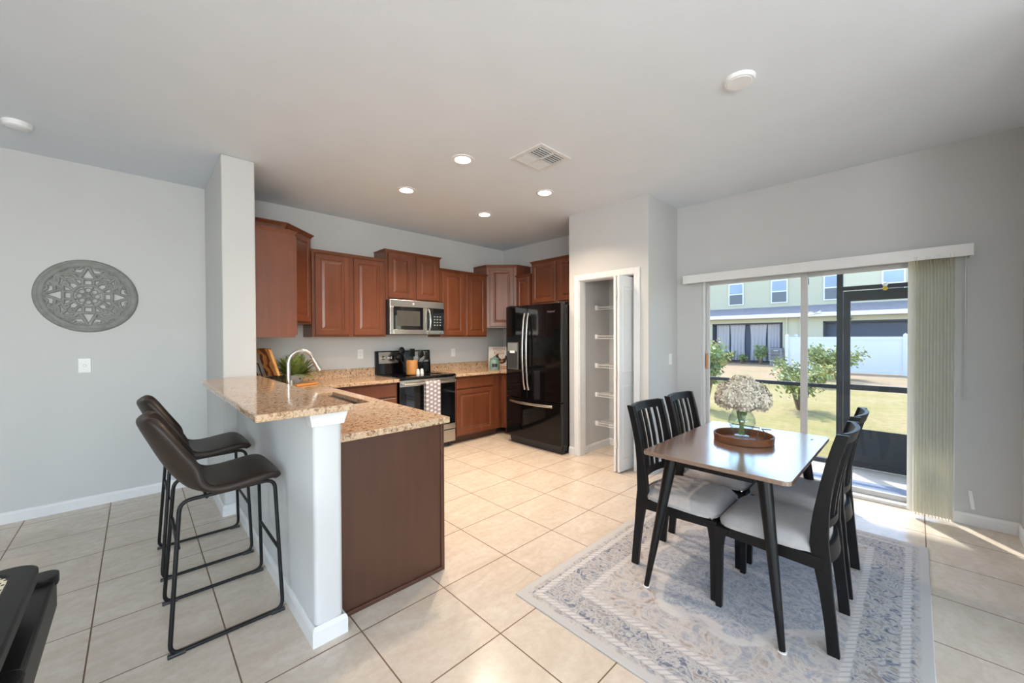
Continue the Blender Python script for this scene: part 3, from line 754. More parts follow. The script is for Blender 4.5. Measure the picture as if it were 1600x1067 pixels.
def text(body, size, loc, rot, mat, parent, name='lettering', extrude=.0008, shear=0):
    cu = bpy.data.curves.new(name, 'FONT'); cu.body = body; cu.size = size; cu.extrude = extrude; cu.align_x = 'CENTER'; cu.align_y = 'CENTER'; cu.shear = shear
    cu.materials.append(mat if not isinstance(mat, str) else MT[mat])
    tmp = bpy.data.objects.new('lettering_curve', cu); C.objects.link(tmp)
    me = bpy.data.meshes.new_from_object(tmp.evaluated_get(bpy.context.evaluated_depsgraph_get())); bpy.data.objects.remove(tmp)
    o = bpy.data.objects.new(name, me); C.objects.link(o); o.parent = parent
    off = Vector((0, 0, 0)); q = parent
    while q is not None: off += q.location; q = q.parent
    o.location = Vector(loc)-off; o.rotation_euler = rot
    return o
text('Whirlpool', .034, (fx_(2.93)-.001, 2.93, 1.645), (PI/2, 0, -PI/2), 'chrome', d2_, 'logo', shear=.3)

# ------------------------------------------------------------------ small kitchen things
t_ = thing('utensil_crock', (2.47, 4.36, .902), 'tan wooden utensil crock standing on the cooktop', 'utensil holder')
m = MB(); m.lathe([(0, .902), (.068, .902), (.070, .91), (.070, 1.065), (.066, 1.068), (.062, 1.06), (.062, .915), (0, .912)], 28, (2.47, 4.36, 0)); m.build('cup', wood('crock_wood', lin(188, 126, 66), lin(214, 156, 92), .5), t_, smooth=True)
def utensil(label, ang, lean, kind, L=.27):
    bx, by = 2.47+.03*math.cos(ang), 4.36+.03*math.sin(ang)
    d = Vector((lean[0], lean[1], 1)).normalized(); p0 = Vector((bx, by, .916)); p1 = p0+d*(L-.09)
    t_ = thing('utensil', p0, label, 'utensil', 'black cooking utensils in the crock')
    m = MB(); m.tube([p0, p1], .006, 8); m.build('handle', 'blackmetal', t_)
    m = MB(); c = p1+d*.035
    if kind == 'spoon': m.ball(c, .048, 14, 10, (.85, .35, 1.05))
    elif kind == 'ladle': m.ball(c, .055, 14, 10, (1, .8, .9))
    elif kind == 'spatula': m.box(c.x-.034, c.x+.034, c.y-.004, c.y+.004, c.z-.05, c.z+.05, bev=.004)
    else:
        for k in range(5):
            a = k*PI/5; q = [c+Vector((.026*math.cos(a)*math.sin(PI*s/8), .026*math.sin(a)*math.sin(PI*s/8), -.05+.1*s/8)) for s in range(9)]
            m.tube(q, .002, 5)
    m.build('head', 'blackmetal', t_, smooth=True)
utensil('black ladle leaning left out of the wooden crock', 2.4, (-.50, .46), 'ladle', .29)
utensil('black slotted spoon standing tallest in the wooden crock', 2.0, (-.27, .25), 'spoon', .34)
utensil('black spatula in the middle of the wooden crock', 1.0, (.02, .0), 'spatula', .30)
utensil('black spoon leaning slightly right in the wooden crock', -.6, (.26, -.24), 'spoon', .30)
utensil('black turner leaning far right out of the wooden crock', -.8, (.60, -.50), 'spatula', .32)
for k, (x, lab) in enumerate(((2.475, 'white salt shaker left of its twin before the wooden crock'), (2.53, 'white pepper shaker right of its twin before the wooden crock'))):
    t_ = thing('shaker', (x, 4.225, .902), lab, 'shaker', 'white shakers on the cooktop')
    m = MB(); m.lathe([(0, .902), (.021, .902), (.022, .91), (.018, .955), (.014, .966), (0, .968)], 20, (x, 4.225, 0)); m.build('body', 'plate', t_, smooth=True)
    m = MB(); m.lathe([(0, .9675), (.004, .9675), (.004, .969), (0, .969)], 10, (x, 4.225, 0)); m.build('cap', 'chrome', t_)
# teal jar
t_ = thing('canister', (3.72, 4.22, .89), 'teal ceramic canister with dark label on the right counter', 'canister')
m = MB(); m.lathe([(0, .89), (.072, .89), (.076, .90), (.076, 1.0), (.066, 1.02), (.058, 1.03), (0, 1.03)], 28, (3.72, 4.22, 0)); m.build('jar', plain('teal_ceramic', lin(126, 158, 150), .4), t_, smooth=True)
m = MB(); m.lathe([(0, 1.031), (.064, 1.031), (.066, 1.045), (.03, 1.06), (.012, 1.066), (.016, 1.08), (0, 1.085)], 28, (3.72, 4.22, 0)); m.build('lid', plain('teal_lid', lin(118, 152, 146), .4), t_, smooth=True)
m = MB(); a0 = math.atan2(-4.22, -3.72)
m.grid(lambda u, v_: Vector((3.72+.0775*math.cos(a0+(u-.5)*1.0), 4.22+.0775*math.sin(a0+(u-.5)*1.0), .925+.05*v_)), 8, 1); m.build('label_plate', 'darkgrey', t_)
# sign with hen
t_ = thing('kitchen_sign', (3.99, 4.41, .89), 'white farm sign with lettering and a hen leaning behind the teal canister', 'sign')
sa = math.atan2(-1, 1)   # facing (-1,-1)
ML = Matrix.Translation((3.97, 4.40, .892)) @ Matrix.Rotation(-PI/4, 4, 'Z') @ Matrix.Rotation(-.08, 4, 'X')
def sgn(f, nm, mat):
    m = MB(); m.M = ML; f(m); return m.build(nm, mat, t_)
sgn(lambda m: m.box(-.16, .16, 0, .014, 0, .315), 'board', plain('sign_white', lin(226, 220, 212), .6))
sgn(lambda m: m.prism([(-.02, .07), (.05, .055), (.10, .08), (.125, .16), (.10, .19), (.085, .14), (.04, .12), (.0, .15), (-.015, .20), (-.045, .195), (-.06, .17), (-.045, .165), (-.045, .12)], -.003, 0, 'Y'), 'hen_body', plain('hen_dark', lin(56, 38, 30), .7))
sgn(lambda m: m.prism([(-.035, .2), (-.02, .215), (-.012, .205), (-.005, .215), (.0, .19), (-.02, .18)], -.0035, -.0005, 'Y'), 'hen_comb', plain('hen_red', lin(170, 50, 36), .7))
sgn(lambda m: m.prism([(.0, .085), (.05, .075), (.07, .105), (.03, .12)], -.0045, -.003, 'Y'), 'hen_wing', plain('hen_tan', lin(186, 130, 84), .7))
sgn(lambda m: (m.box(.02, .024, -.003, 0, .02, .06), m.box(.045, .049, -.003, 0, .02, .06), m.box(-.15, .15, -.003, 0, .008, .02)), 'hen_legs', plain('hen_leg', lin(196, 140, 90), .7))
brn = plain('sign_ink', lin(138, 84, 68), .7)
for body, zz_ in (('FRESH', .275), ('EGGS', .222)):
    p = ML @ Vector((0, -.002, zz_)); text(body, .066, p, (PI/2-.08*0, 0, -PI/4), brn, t_)
# cutting board on a black wire stand, plant, canister, wooden tray in the left corner
t_ = thing('cutting_board', (.92, 4.2, .92), 'striped red and tan cutting board leaning by the left cabinets', 'cutting board')
ML = Matrix.Translation((.925, 4.2, .994)) @ Matrix.Rotation(math.radians(20), 4, 'Z') @ Matrix.Rotation(math.radians(-19), 4, 'Y')
mbd, tb, pb = newmat('striped_wood')
vb = coords(tb, (1, 1, 1)); sb = tb.nodes.new('ShaderNodeSeparateXYZ'); tb.links.new(vb, sb.inputs[0])
wv = mathn(tb, 'ADD', mathn(tb, 'MULTIPLY', sb.outputs[1], 9), mathn(tb, 'MULTIPLY', noise(tb, coords(tb, (4, 4, 4)), 2, 3), 2.2))
tb.links.new(ramp(tb, mathn(tb, 'FRACT', wv), [(.0, lin(206, 150, 84)), (.42, lin(222, 172, 104)), (.48, lin(120, 52, 34)), (.9, lin(140, 62, 38)), (.96, lin(206, 150, 84))]), pb.inputs['Base Color']); pb.inputs['Roughness'].default_value = .45
m = MB(); m.M = ML; m.box(-.014, .014, -.09, .09, 0, .275, bev=.006); m.build('board', mbd, t_)
t_ = thing('wire_stand', (.9, 4.12, .89), 'black wire stand under the striped cutting board', 'stand')
m = MB()
for q in (((.80, 4.08), (1.0, 4.12)), ((.80, 4.28), (1.0, 4.32))):
    (xa, ya), (xb, yb_) = q
    m.tube([(xa, ya, .893), (xa+.02, ya, .975), (xb-.01, yb_, .975), (xb, yb_, 1.01)], .005, 8); m.tube([(xb-.02, yb_, .893), (xb-.02, yb_, .975)], .005, 8); m.tube([(xa+.02, ya, .975), (xa-.02, ya, 1.12)], .005, 8)
for xx in (.82, .90, .985): m.tube([(xx, 4.08+.04*(xx-.8)/.2, .978), (xx, 4.28+.04*(xx-.8)/.2, .978)], .004, 8)
m.tube([(.78, 4.08, 1.12), (.78, 4.28, 1.12)], .004, 8)
m.build('wire_frame', 'blackmetal', t_, smooth=True)
t_ = thing('potted_fern', (1.15, 4.36, .89), 'small green fern in a white bowl behind the faucet', 'plant')
m = MB(); m.lathe([(0, .89), (.05, .89), (.06, .9), (.09, .95), (.098, .985), (.092, .985), (.083, .955), (.0, .945)], 24, (1.15, 4.36, 0)); m.build('bowl', plain('white_bowl', lin(224, 220, 212), .4), t_, smooth=True)
m = MB()
for k in range(7): a = k*.9+3.2; m.ball((1.15+.083*math.cos(a), 4.36+.083*math.sin(a), .945+.015*(k % 2)), .01, 8, 6)
m.build('dots', 'darkgrey', t_)
m = MB(); rnd = random.Random(3)
for k in range(120):
    a = rnd.uniform(0, 2*PI); L = rnd.uniform(.16, .30); el = rnd.uniform(.35, 1.4); b0 = Vector((1.15+.03*math.cos(a), 4.36+.03*math.sin(a), .95))
    pts = []
    for i in range(9):
        s = i/8; r_ = L*s*math.cos(el); z_ = L*s*math.sin(el)-.10*s*s*math.cos(el)
        y_ = 4.36+.03*math.sin(a)+r_*math.sin(a)
        pts.append(Vector((b0.x+r_*math.cos(a), min(y_, YB-.03), .95+max(z_, -.03*s))))
    for i in range(1, 9):
        d = (pts[i]-pts[i-1]).normalized(); sd_ = d.cross(Vector((0, 0, 1))).normalized()
        for sg in (-1, 1):
            l_ = .026*math.sin(PI*(i+.6)/9.8)+.004; q = pts[i]+sd_*sg*l_+d*.012
            m.quad(pts[i-1], pts[i-1]+sd_*sg*l_*.6, q, pts[i]-d*.004)
m.build('fronds', plain('fern_green', lin(122, 138, 72), .6, vary=.3, scale=40), t_)
m = MB(); m.lathe([(0, .89), (.03, .89), (.032, .90), (.032, .965), (.028, .975), (.0, .975)], 20, (.985, 3.88, 0))
tag(m.build('metal_cup', 'chrome', smooth=True), 'small shiny metal cup between wire stand and faucet', 'cup')
m = MB(); m.M = Matrix.Translation((1.17, 4.13, .8905)) @ Matrix.Rotation(.5, 4, 'Z'); m.box(-.13, .13, -.05, .05, 0, .018, bev=.006)
tag(m.build('wooden_board', wood('orange_board', lin(196, 128, 62), lin(220, 156, 84), .45, 'X')), 'orange wooden board lying flat on the counter before the fern', 'board')

# outlets and switch
def outlet(name, loc, rz, label, cat, kind='outlet'):
    t_ = thing(name, loc, label, cat, 'wall plates', rz)
    m = MB(); m.box(-.035, .035, -.006, 0, -.0575, .0575, bev=.003); m.build('cover_plate', 'plate', t_, world=False)
    if kind == 'switch':
        m = MB(); m.box(-.016, .016, -.009, -.006, -.033, .033, bev=.002); m.build('rocker', 'plate', t_, world=False)
    elif kind == 'coax':
        m = MB(); m.lathe([(0, -.014), (.004, -.014), (.005, -.008), (.009, -.006)], 14, (0, 0, 0), 'Y'); m.build('jack', 'chrome', t_, world=False)
    else:
        for z in (-.022, .022):
            m = MB(); m.lathe([(0, -.0075), (.014, -.0075), (.016, -.006)], 16, (0, 0, z), 'Y'); s_ = m.build('socket', 'plate', t_, world=False)
            m = MB(); m.box(-.007, -.005, -.0085, -.0074, z-.003, z+.007); m.box(.005, .007, -.0085, -.0074, z-.003, z+.007); m.build('slot', 'slot', s_, world=False)
outlet('wall_jack', (-.30, YB, 1.135), 0, 'white jack plate on the left wall below the round wall art', 'outlet', 'coax')
outlet('wall_outlet', (1.925, YB, 1.155), 0, 'white outlet on the kitchen wall left of the range', 'outlet')
outlet('wall_outlet', (3.272, YB, 1.135), 0, 'white outlet on the kitchen wall right of the range', 'outlet')
outlet('light_switch', (4.083, 1.81, 1.11), 0, 'white light switch on the pantry side wall by sliding door', 'switch', 'switch')

# round carved wall art
t_ = thing('wall_art', (-.275, YB, 1.69), 'round grey carved openwork wall medallion on the left wall', 'wall decoration')
RA = .289
m = MB(); m.lathe([(r*RA, -d) for r, d in ((.80, .004), (.80, .018), (.83, .024), (.86, .020), (.89, .020), (.92, .026), (.955, .024), (.985, .016), (1.0, .006), (1.0, .002), (.80, .002))], 72, (-.275, YB, 1.69), 'Y', closed=True); m.build('rim', 'art', t_, smooth=True)
def P2(a, b): return (-.275+a*RA, YB-.011, 1.69+b*RA)
def pol(r, th): return P2(r*math.cos(th), r*math.sin(th))
m = MB(); FL = ((0, 1, 0), .7)
W_ = .011
def ptube(ps, w_=W_): m.tube([Vector(p) for p in ps], w_, 8, flat=FL)
def smoothp(cps, n=6):
    out = []
    k = len(cps)
    for i in range(k-1):
        p0 = cps[max(i-1, 0)]; p1 = cps[i]; p2 = cps[i+1]; p3 = cps[min(i+2, k-1)]
        for s in range(n):
            u = s/n
            out.append(tuple(.5*((2*p1[c])+(-p0[c]+p2[c])*u+(2*p0[c]-5*p1[c]+4*p2[c]-p3[c])*u*u+(-p0[c]+3*p1[c]-3*p2[c]+p3[c])*u**3) for c in (0, 1)))
    out.append(cps[-1]); return out
for q in range(4):
    th = q*PI/2; ca, sa_ = math.cos(th), math.sin(th)
    def T(r, l): return P2(r*ca-l*sa_, r*sa_+l*ca)
    for sg in (-1, 1):
        ptube([T(.30, .10*sg), T(.46, .10*sg)]); ptube([T(.46, .17*sg), T(.60, .10*sg), T(.76, .03*sg), T(.82, .02*sg)])
        ptube([T(r, l*sg) for r, l in smoothp([(.46, .17), (.47, .26), (.42, .32), (.36, .30), (.37, .25)])], .010)
        # outer scroll
        ptube([T(r, l*sg) for r, l in smoothp([(.60, .12), (.62, .26), (.70, .36), (.72, .28), (.67, .26)])], .011)
        ptube([T(r, l*sg) for r, l in smoothp([(.46, .18), (.58, .30), (.60, .44), (.56, .54)])], .012)
        ptube([T(r, l*sg) for r, l in smoothp([(.82, .08), (.74, .16), (.76, .24)])], .009)
    ptube([T(.46, -.18), T(.46, .18)])
    ph = th+PI/4
    def D(r, dth): return pol(r, ph+dth)
    for sg in (-1, 1):
        ptube([D(r, a*sg) for r, a in smoothp([(.80, .03), (.70, .10), (.64, .24), (.70, .33), (.76, .26), (.72, .20)])], .011)
        ptube([D(r, a*sg) for r, a in smoothp([(.30, .30), (.40, .22), (.52, .22), (.56, .10), (.50, .05)])], .011)
    ptube([D(.56, 0), D(.82, 0)])
m.build('lattice', 'art', t_, smooth=True)
m = MB(); m.lathe([(r*RA, -d) for r, d in ((.27, .004), (.27, .020), (.30, .022), (.33, .018), (.33, .004))], 40, (-.275, YB, 1.69), 'Y', closed=True)
for k in range(8):
    a = k*PI/4; p = pol(.17, a); m.lathe([(.014, -.006), (.014, .006), (.021, .004), (.021, -.006)], 14, p, 'Y', closed=True)
m.ball(P2(0, 0), .02, 14, 8, (1, .6, 1))
for k in range(8): a = k*PI/4+PI/8; m.tube([pol(.06, a), pol(.28, a)], .006, 6, flat=FL)
m.build('rosette', 'art', t_, smooth=True)

# ------------------------------------------------------------------ ceiling fixtures
cans = [((1.849, 2.463), 'glowing recessed ceiling light nearest the air vent on its left'), ((1.845, 3.338), 'glowing recessed ceiling light closest to the tall left corner cabinet'),
        ((2.842, 2.484), 'glowing recessed ceiling light nearest the pantry doorway'), ((2.846, 3.39), 'glowing recessed ceiling light deepest in the kitchen, nearest the microwave')]
def can(x, y, label):
    t_ = thing('recessed_light', (x, y, ZC), label, 'ceiling light', 'recessed kitchen lights')
    m = MB(); m.lathe([(.062, -.002), (.062, -.006), (.085, -.005), (.088, 0), (.062, 0)], 36, (x, y, ZC), closed=True); m.build('trim_ring', 'disc', t_, smooth=True)
    m = MB(); m.lathe([(0, -.004), (.062, -.004), (.062, -.001), (0, -.001)], 32, (x, y, ZC)); m.build('lens', 'can', t_)
    lamp('can_lamp', 'AREA', (x, y, ZC-.008), 18, (1, .78, .58), (0, 0, -1), shape='DISK', size=.12, spread=math.radians(125))
for (xy, lab) in cans: can(*xy, lab)
t_ = thing('ceiling_disc', (2.364, .669, ZC), 'unlit round white disc light on the ceiling above the dining table', 'ceiling light')
m = MB(); m.lathe([(0, -.018), (.070, -.018), (.076, -.012), (.078, 0), (0, 0)], 36, (2.364, .669, ZC)); m.build('housing', 'disc', t_, smooth=True)
m = MB(); m.lathe([(0, -.0215), (.058, -.0215), (.062, -.018), (0, -.018)], 36, (2.364, .669, ZC)); m.build('lens', 'plate', t_, smooth=True)
t_ = thing('smoke_detector', (-.54, 4.02, ZC), 'white round smoke detector on the ceiling near the left wall', 'smoke detector')
m = MB(); m.lathe([(0, -.038), (.045, -.038), (.06, -.03), (.066, -.012), (.066, 0), (0, 0)], 32, (-.54, 4.02, ZC)); m.build('body', 'disc', t_, smooth=True)
m = MB(); m.lathe([(.05, -.036), (.054, -.036), (.054, -.033), (.05, -.033)], 32, (-.54, 4.02, ZC), closed=True); m.build('grille_ring', 'vent', t_)
# vent
t_ = thing('air_vent', (2.27, 2.03, ZC), 'square white louvered air vent on the kitchen ceiling', 'vent')
vx0, vx1, vy0, vy1 = 2.10, 2.44, 1.866, 2.198
m = MB(); m.box(vx0+.03, vx1-.03, vy0+.03, vy1-.03, ZC-.003, ZC-.0005); m.build('duct_opening', 'ventdark', t_)
m = MB(); m.cells([vx0, vx0+.035, vx1-.035, vx1], [vy0, vy0+.035, vy1-.035, vy1], lambda x, y: not (vx0+.035 < x < vx1-.035 and vy0+.035 < y < vy1-.035), ZC-.008, ZC-.0005)
cx, cy = (vx0+vx1)/2, (vy0+vy1)/2
m.box(cx-.007, cx+.007, vy0+.035, vy1-.035, ZC-.014, ZC-.003); m.box(vx0+.035, vx1-.035, cy-.007, cy+.007, ZC-.014, ZC-.003)
m.build('frame', 'vent', t_)
for qx in (0, 1):
    for qy in (0, 1):
        m = MB(); x0 = vx0+.037 if qx == 0 else cx+.008; x1 = cx-.008 if qx == 0 else vx1-.037
        y0 = vy0+.037 if qy == 0 else cy+.008; y1 = cy-.008 if qy == 0 else vy1-.037
        nsl = 7 if qy else 5
        for k in range(nsl):
            y = y0+(y1-y0)*(k+.5)/nsl; tl_ = .0075 if qy else 0.0
            m.prism([(y+tl_-.001, ZC-.013), (y+tl_+.001, ZC-.013), (y-tl_+.001, ZC-.003), (y-tl_-.001, ZC-.003)], x0, x1, 'X')
        m.build('louver_bank', 'vent', t_)

# ------------------------------------------------------------------ blinds
t_ = thing('vertical_blind', (4.17, 0, 1.9), 'cream vertical blind stacked open at the right of the sliding door', 'blind')
m = MB(); m.box(4.185, 4.225, -.27, 1.69, 1.925, 1.945); m.build('head_rail', 'white', t_)
for k in range(13):
    y = -.174+k*.0165; a = math.radians(71+3*math.sin(k*1.9)); c_, s_ = math.cos(a), math.sin(a)
    m = MB()
    def vf(u, v_, y=y, c_=c_, s_=s_, k=k):
        q = (u-.5)*.089; bow = .016*(1-(2*u-1)**2)
        return Vector((4.172+q*s_+bow*c_, y+q*c_-bow*s_, .028+1.9*v_))
    m.grid(vf, 6, 1); m.build('vane', 'blind', t_, smooth=True)
m = MB(); m.box(4.135, 4.15, -.278, 1.70, 1.90, 1.985, bev=.003); m.box(4.15, 4.259, -.278, -.265, 1.90, 1.985); m.box(4.15, 4.259, 1.687, 1.70, 1.90, 1.985); m.box(4.15, 4.259, -.265, 1.687, 1.975, 1.985)
tag(m.build('valance', 'white'), 'long white valance box above the sliding door', 'valance')
m = MB(); m.cyl((4.165, -.245, .96), (4.165, -.245, 1.93), .004, 8); m.tube([(4.165, -.245, .90), (4.165, -.245, .97)], [.006, .004], 8)
tag(m.build('blind_wand', plain('wand_grey', (.5, .5, .5), .3)), 'thin grey wand hanging beside the stacked vertical blind', 'wand')
t_ = thing('cord_cleat', (XR, -.283, .19), 'small white cleat on the wall right of the blind near the baseboard', 'cleat')
m = MB(); m.M = Matrix.Translation((XR, -.283, .185)) @ Matrix.Rotation(-.12, 4, 'X'); m.box(-.012, 0, -.011, .011, -.07, .045, bev=.004); m.build('plate', 'plate', t_)
m = MB(); m.M = Matrix.Translation((XR, -.283, .185)) @ Matrix.Rotation(-.12, 4, 'X'); m.lathe([(0, -.02), (.010, -.02), (.013, 0)], 14, (0, 0, .055), 'X'); m.build('knob', 'plate', t_)

# ------------------------------------------------------------------ dining
RX0, RX1, RY0, RY1 = 1.415, 3.58, -.063, 1.447
MT['rug'] = rugmat(RX1-RX0, RY1-RY0)
rug = MB(); rug.box(-(RX1-RX0)/2, (RX1-RX0)/2, -(RY1-RY0)/2, (RY1-RY0)/2, 0, .009, bev=.003)
ro = rug.build('area_rug', 'rug'); ro.location = ((RX0+RX1)/2, (RY0+RY1)/2, .0005)
tag(ro, 'faded blue grey and cream oriental rug under the dining table', 'rug')
ZR = .0097
t_ = thing('dining_table', (2.47, .69, ZR), 'rectangular brown dining table with black tapered splayed legs', 'table')
TX0, TX1, TY0, TY1 = 1.945, 3.005, .355, 1.015
def rrect(x0, x1, y0, y1, r, n=6):
    out = []
    for cx, cy, a0 in ((x1-r, y0+r, -PI/2), (x1-r, y1-r, 0), (x0+r, y1-r, PI/2), (x0+r, y0+r, PI)):
        for i in range(n+1): a = a0+i*PI/2/n; out.append((cx+r*math.cos(a), cy+r*math.sin(a)))
    return out
m = MB(); m.prism(rrect(TX0, TX1, TY0, TY1, .03), .718, .738); m.build('tabletop', 'table', t_, bevel=.002)
m = MB(); m.box(2.10, 2.85, .46, .50, .668, .7175); m.box(2.10, 2.85, .87, .91, .668, .7175); m.box(2.04, 2.08, .52, .85, .668, .7175); m.box(2.87, 2.91, .52, .85, .668, .7175); m.build('apron', 'blackwood', t_)
for sx, sy in ((0, 0), (0, 1), (1, 0), (1, 1)):
    tx, fx = (2.05, 1.955) if sx == 0 else (2.90, 2.985); ty, fy = (.475, .385) if sy == 0 else (.895, .995)
    m = MB(); m.tube([(fx, fy, ZR+.006), (fx+(tx-fx)*.3, fy+(ty-fy)*.3, .23), (tx, ty, .7175)], [.013, .019, .031], 16); lg = m.build('leg', 'blackwood', t_, smooth=True)
    m = MB(); m.lathe([(0, ZR), (.017, ZR), (.017, ZR+.005), (0, ZR+.006)], 14, (fx, fy, 0)); m.build('glide', 'plate', lg)
m = MB(); m.lathe([(0, .7382), (.016, .7382), (.014, .7388), (0, .7388)], 12, (2.86, .42, 0), sx=1.2, sy=.5); m.build('latch_hole', 'darkgrey', t_)
# chair
def make_chair():
    t_ = thing('dining_chair', (0, 0, 0), 'x', 'chair', 'dining chairs')
    def prof(z):   # y of the rear post centre at height z
        z_ = max(0, z)
        if z_ < .45: return -.222+.05*(z_/.45)**1.2
        s = (z_-.45)/.49; return -.172-.005*s-.075*s*s
    zs = [0, .12, .25, .38, .45, .52, .6, .7, .8, .88, .93]
    for sx in (-1, 1):
        m = MB(); rows = []
        for z in zs:
            y = prof(z); d = .021+.012*math.exp(-((z-.45)/.16)**2); xx = sx*(.180+.004*(z > .5)); wx = .0125
            rows.append([m.b.verts.new(q) for q in ((xx-wx, y-d, z), (xx+wx, y-d, z), (xx+wx, y+d, z), (xx-wx, y+d, z))])
        for A, B in zip(rows, rows[1:]):
            for j in range(4): m.b.faces.new((A[j], A[(j+1) % 4], B[(j+1) % 4], B[j]))
        m.b.faces.new(rows[0][::-1]); m.b.faces.new(rows[-1])
        m.build('rear_post', 'blackwood', t_, bevel=.003)
        m = MB(); m.prism([(.205, 0), (.232, 0), (.234, .40), (.165, .40), (.19, .36), (.2, .30)], sx*.195-.014, sx*.195+.014, 'X'); m.build('front_leg', 'blackwood', t_, bevel=.003)
        m = MB(); m.prism([(-.19, .345), (.20, .36), (.20, .415), (-.19, .40)], sx*.188-.010, sx*.188+.010, 'X'); m.build('side_rail', 'blackwood', t_, bevel=.002)
    m = MB(); m.box(-.182, .182, .205, .23, .36, .40); m.build('front_rail', 'blackwood', t_, bevel=.002)
    # curved rails of the back
    def rail(z0, z1, nm, depth=.03, th=.019):
        m = MB()
        k = 12; rows = []
        for i in range(k+1):
            x = -.168+.336*i/k; c = depth*(1-(x/.168)**2)
            rows.append([m.b.verts.new(q) for q in ((x, prof(z0)-c-th/2, z0), (x, prof(z0)-c+th/2, z0), (x, prof(z1)-c+th/2, z1), (x, prof(z1)-c-th/2, z1))])
        for A, B in zip(rows, rows[1:]):
            for j in range(4): m.b.faces.new((A[j], A[(j+1) % 4], B[(j+1) % 4], B[j]))
        m.b.faces.new(rows[0][::-1]); m.b.faces.new(rows[-1]); m.build(nm, 'blackwood', t_, bevel=.003)
    rail(.885, .932, 'top_rail'); rail(.505, .545, 'lower_rail'); rail(.36, .43, 'rear_rail')
    for i in range(5):
        x = -.118+.059*i; c = .03*(1-(x/.168)**2)
        m = MB(); rows = []
        for z in (.54, .62, .72, .81, .89):
            y = prof(z)-c; rows.append([m.b.verts.new(q) for q in ((x-.0125, y-.006, z), (x+.0125, y-.006, z), (x+.0125, y+.006, z), (x-.0125, y+.006, z))])
        for A, B in zip(rows, rows[1:]):
            for j in range(4): m.b.faces.new((A[j], A[(j+1) % 4], B[(j+1) % 4], B[j]))
        m.b.faces.new(rows[0][::-1]); m.b.faces.new(rows[-1]); m.build('slat', 'blackwood', t_)
    m = MB()
    def cush(u, v_):
        x = (u-.5)*2; y = (v_-.5)*2
        return x, y
    k = 16; top = []; bot = []
    for i in range(k+1):
        rt, rb = [], []
        for j in range(k+1):
            x = -1+2*i/k; y = -1+2*j/k
            hw = .205+.012*(y+1)/2*1.0
            e_ = max(abs(x), abs(y)); n4 = (abs(x)**6+abs(y)**6)**(1/6)
            sc = 1 if n4 < 1e-6 else e_/n4
            px, py = x*sc*hw, .02+y*sc*.212
            if y < -.55: px *= 1-.10*(-.55-y)/.45
            f = 1-max(abs(x), abs(y))**5
            rt.append(m.b.verts.new((px, py, .425+.045*f**.5*1.0+.008*(1-x*x)*(1-y*y)))); rb.append(m.b.verts.new((px*.985, py*.985, .401 if max(abs(x), abs(y)) < .999 else .408)))
        top.append(rt); bot.append(rb)
    for i in range(k):
        for j in range(k):
            m.b.faces.new((top[i][j], top[i+1][j], top[i+1][j+1], top[i][j+1])); m.b.faces.new((bot[i][j], bot[i][j+1], bot[i+1][j+1], bot[i+1][j]))
    for i in range(k):
        for a, b_ in (((i, 0), (i+1, 0)), ((i+1, k), (i, k)), ((0, i+1), (0, i)), ((k, i), (k, i+1))):
            m.b.faces.new((bot[a[0]][a[1]], bot[b_[0]][b_[1]], top[b_[0]][b_[1]], top[a[0]][a[1]]))
    m.build('seat', 'seat', t_, smooth=True)
    return t_
ch = make_chair()
spots = [(2.293, .922, PI, 'black slat-back chair on the pantry side of the table, the one nearer the kitchen'),
         (2.80, .928, PI, 'black slat-back chair on the pantry side, in front of the light switch wall'),
         (2.265, .452, 0, 'black slat-back chair on the blind side of the table, nearest the camera'),
         (2.785, .455, 0, 'black slat-back chair on the blind side of the table, the one nearest the sliding door')]
for k, (x, y, rz, lab) in enumerate(spots):
    o = ch if k == 0 else copytree(ch)
    o.location = (x, y, ZR); o.rotation_euler = (0, 0, rz); o['label'] = lab
# tray, vase, flowers
TC = (2.545, .695)
t_ = thing('serving_tray', (*TC, .738), 'round brown wooden tray on the dining table under the vase', 'tray')
m = MB(); m.lathe([(0, .7385), (.148, .7385), (.152, .742), (.155, .778), (.151, .781), (.146, .778), (.143, .748), (0, .746)], 48, (*TC, 0)); m.build('dish', 'tray', t_, smooth=True)
for k in range(3):
    a = k*2.1+.3; m = MB(); m.tube([(TC[0]+.151*math.cos(a), TC[1]+.151*math.sin(a), .775), (TC[0]+.151*math.cos(a), TC[1]+.151*math.sin(a), .7815)], .007, 8); m.build('stud', 'tray', t_)
t_ = thing('easel_frame', (TC[0]+.03, TC[1]-.04, .7465), 'small dark wire easel frame beside the vase in the round tray', 'decoration')
m = MB(); m.tube([(2.555, .63, .7485), (2.575, .62, .82), (2.56, .76, .825)], .0035, 6); m.tube([(2.625, .60, .7485), (2.60, .605, .80), (2.58, .61, .815), (2.59, .565, .815)], .0035, 6); m.tube([(2.555, .63, .7485), (2.625, .60, .7485)], .0035, 6)
m.build('rods', plain('grey_rod', lin(96, 88, 86), .5), t_, smooth=True)
VC = (2.535, .70)
t_ = thing('glass_vase', (*VC, .7465), 'clear rounded glass vase standing in the brown tray', 'vase')
out_ = [(.035, .7470), (.040, .750), (.040, .765), (.046, .79), (.060, .82), (.070, .845), (.069, .87), (.055, .90), (.042, .925), (.040, .945), (.048, .965)]
prof = [(0, .7468)]+out_+[(r-.003, z+.002) for r, z in out_[::-1][:-3]]+[(.038, .77), (0, .768)]
m = MB(); m.lathe(prof, 36, (*VC, 0)); m.build('vessel', 'vase', t_, smooth=True)
t_ = thing('flower_bouquet', (*VC, .775), 'cream white hydrangea bouquet in the glass vase', 'flowers')
m = MB(); rnd = random.Random(5)
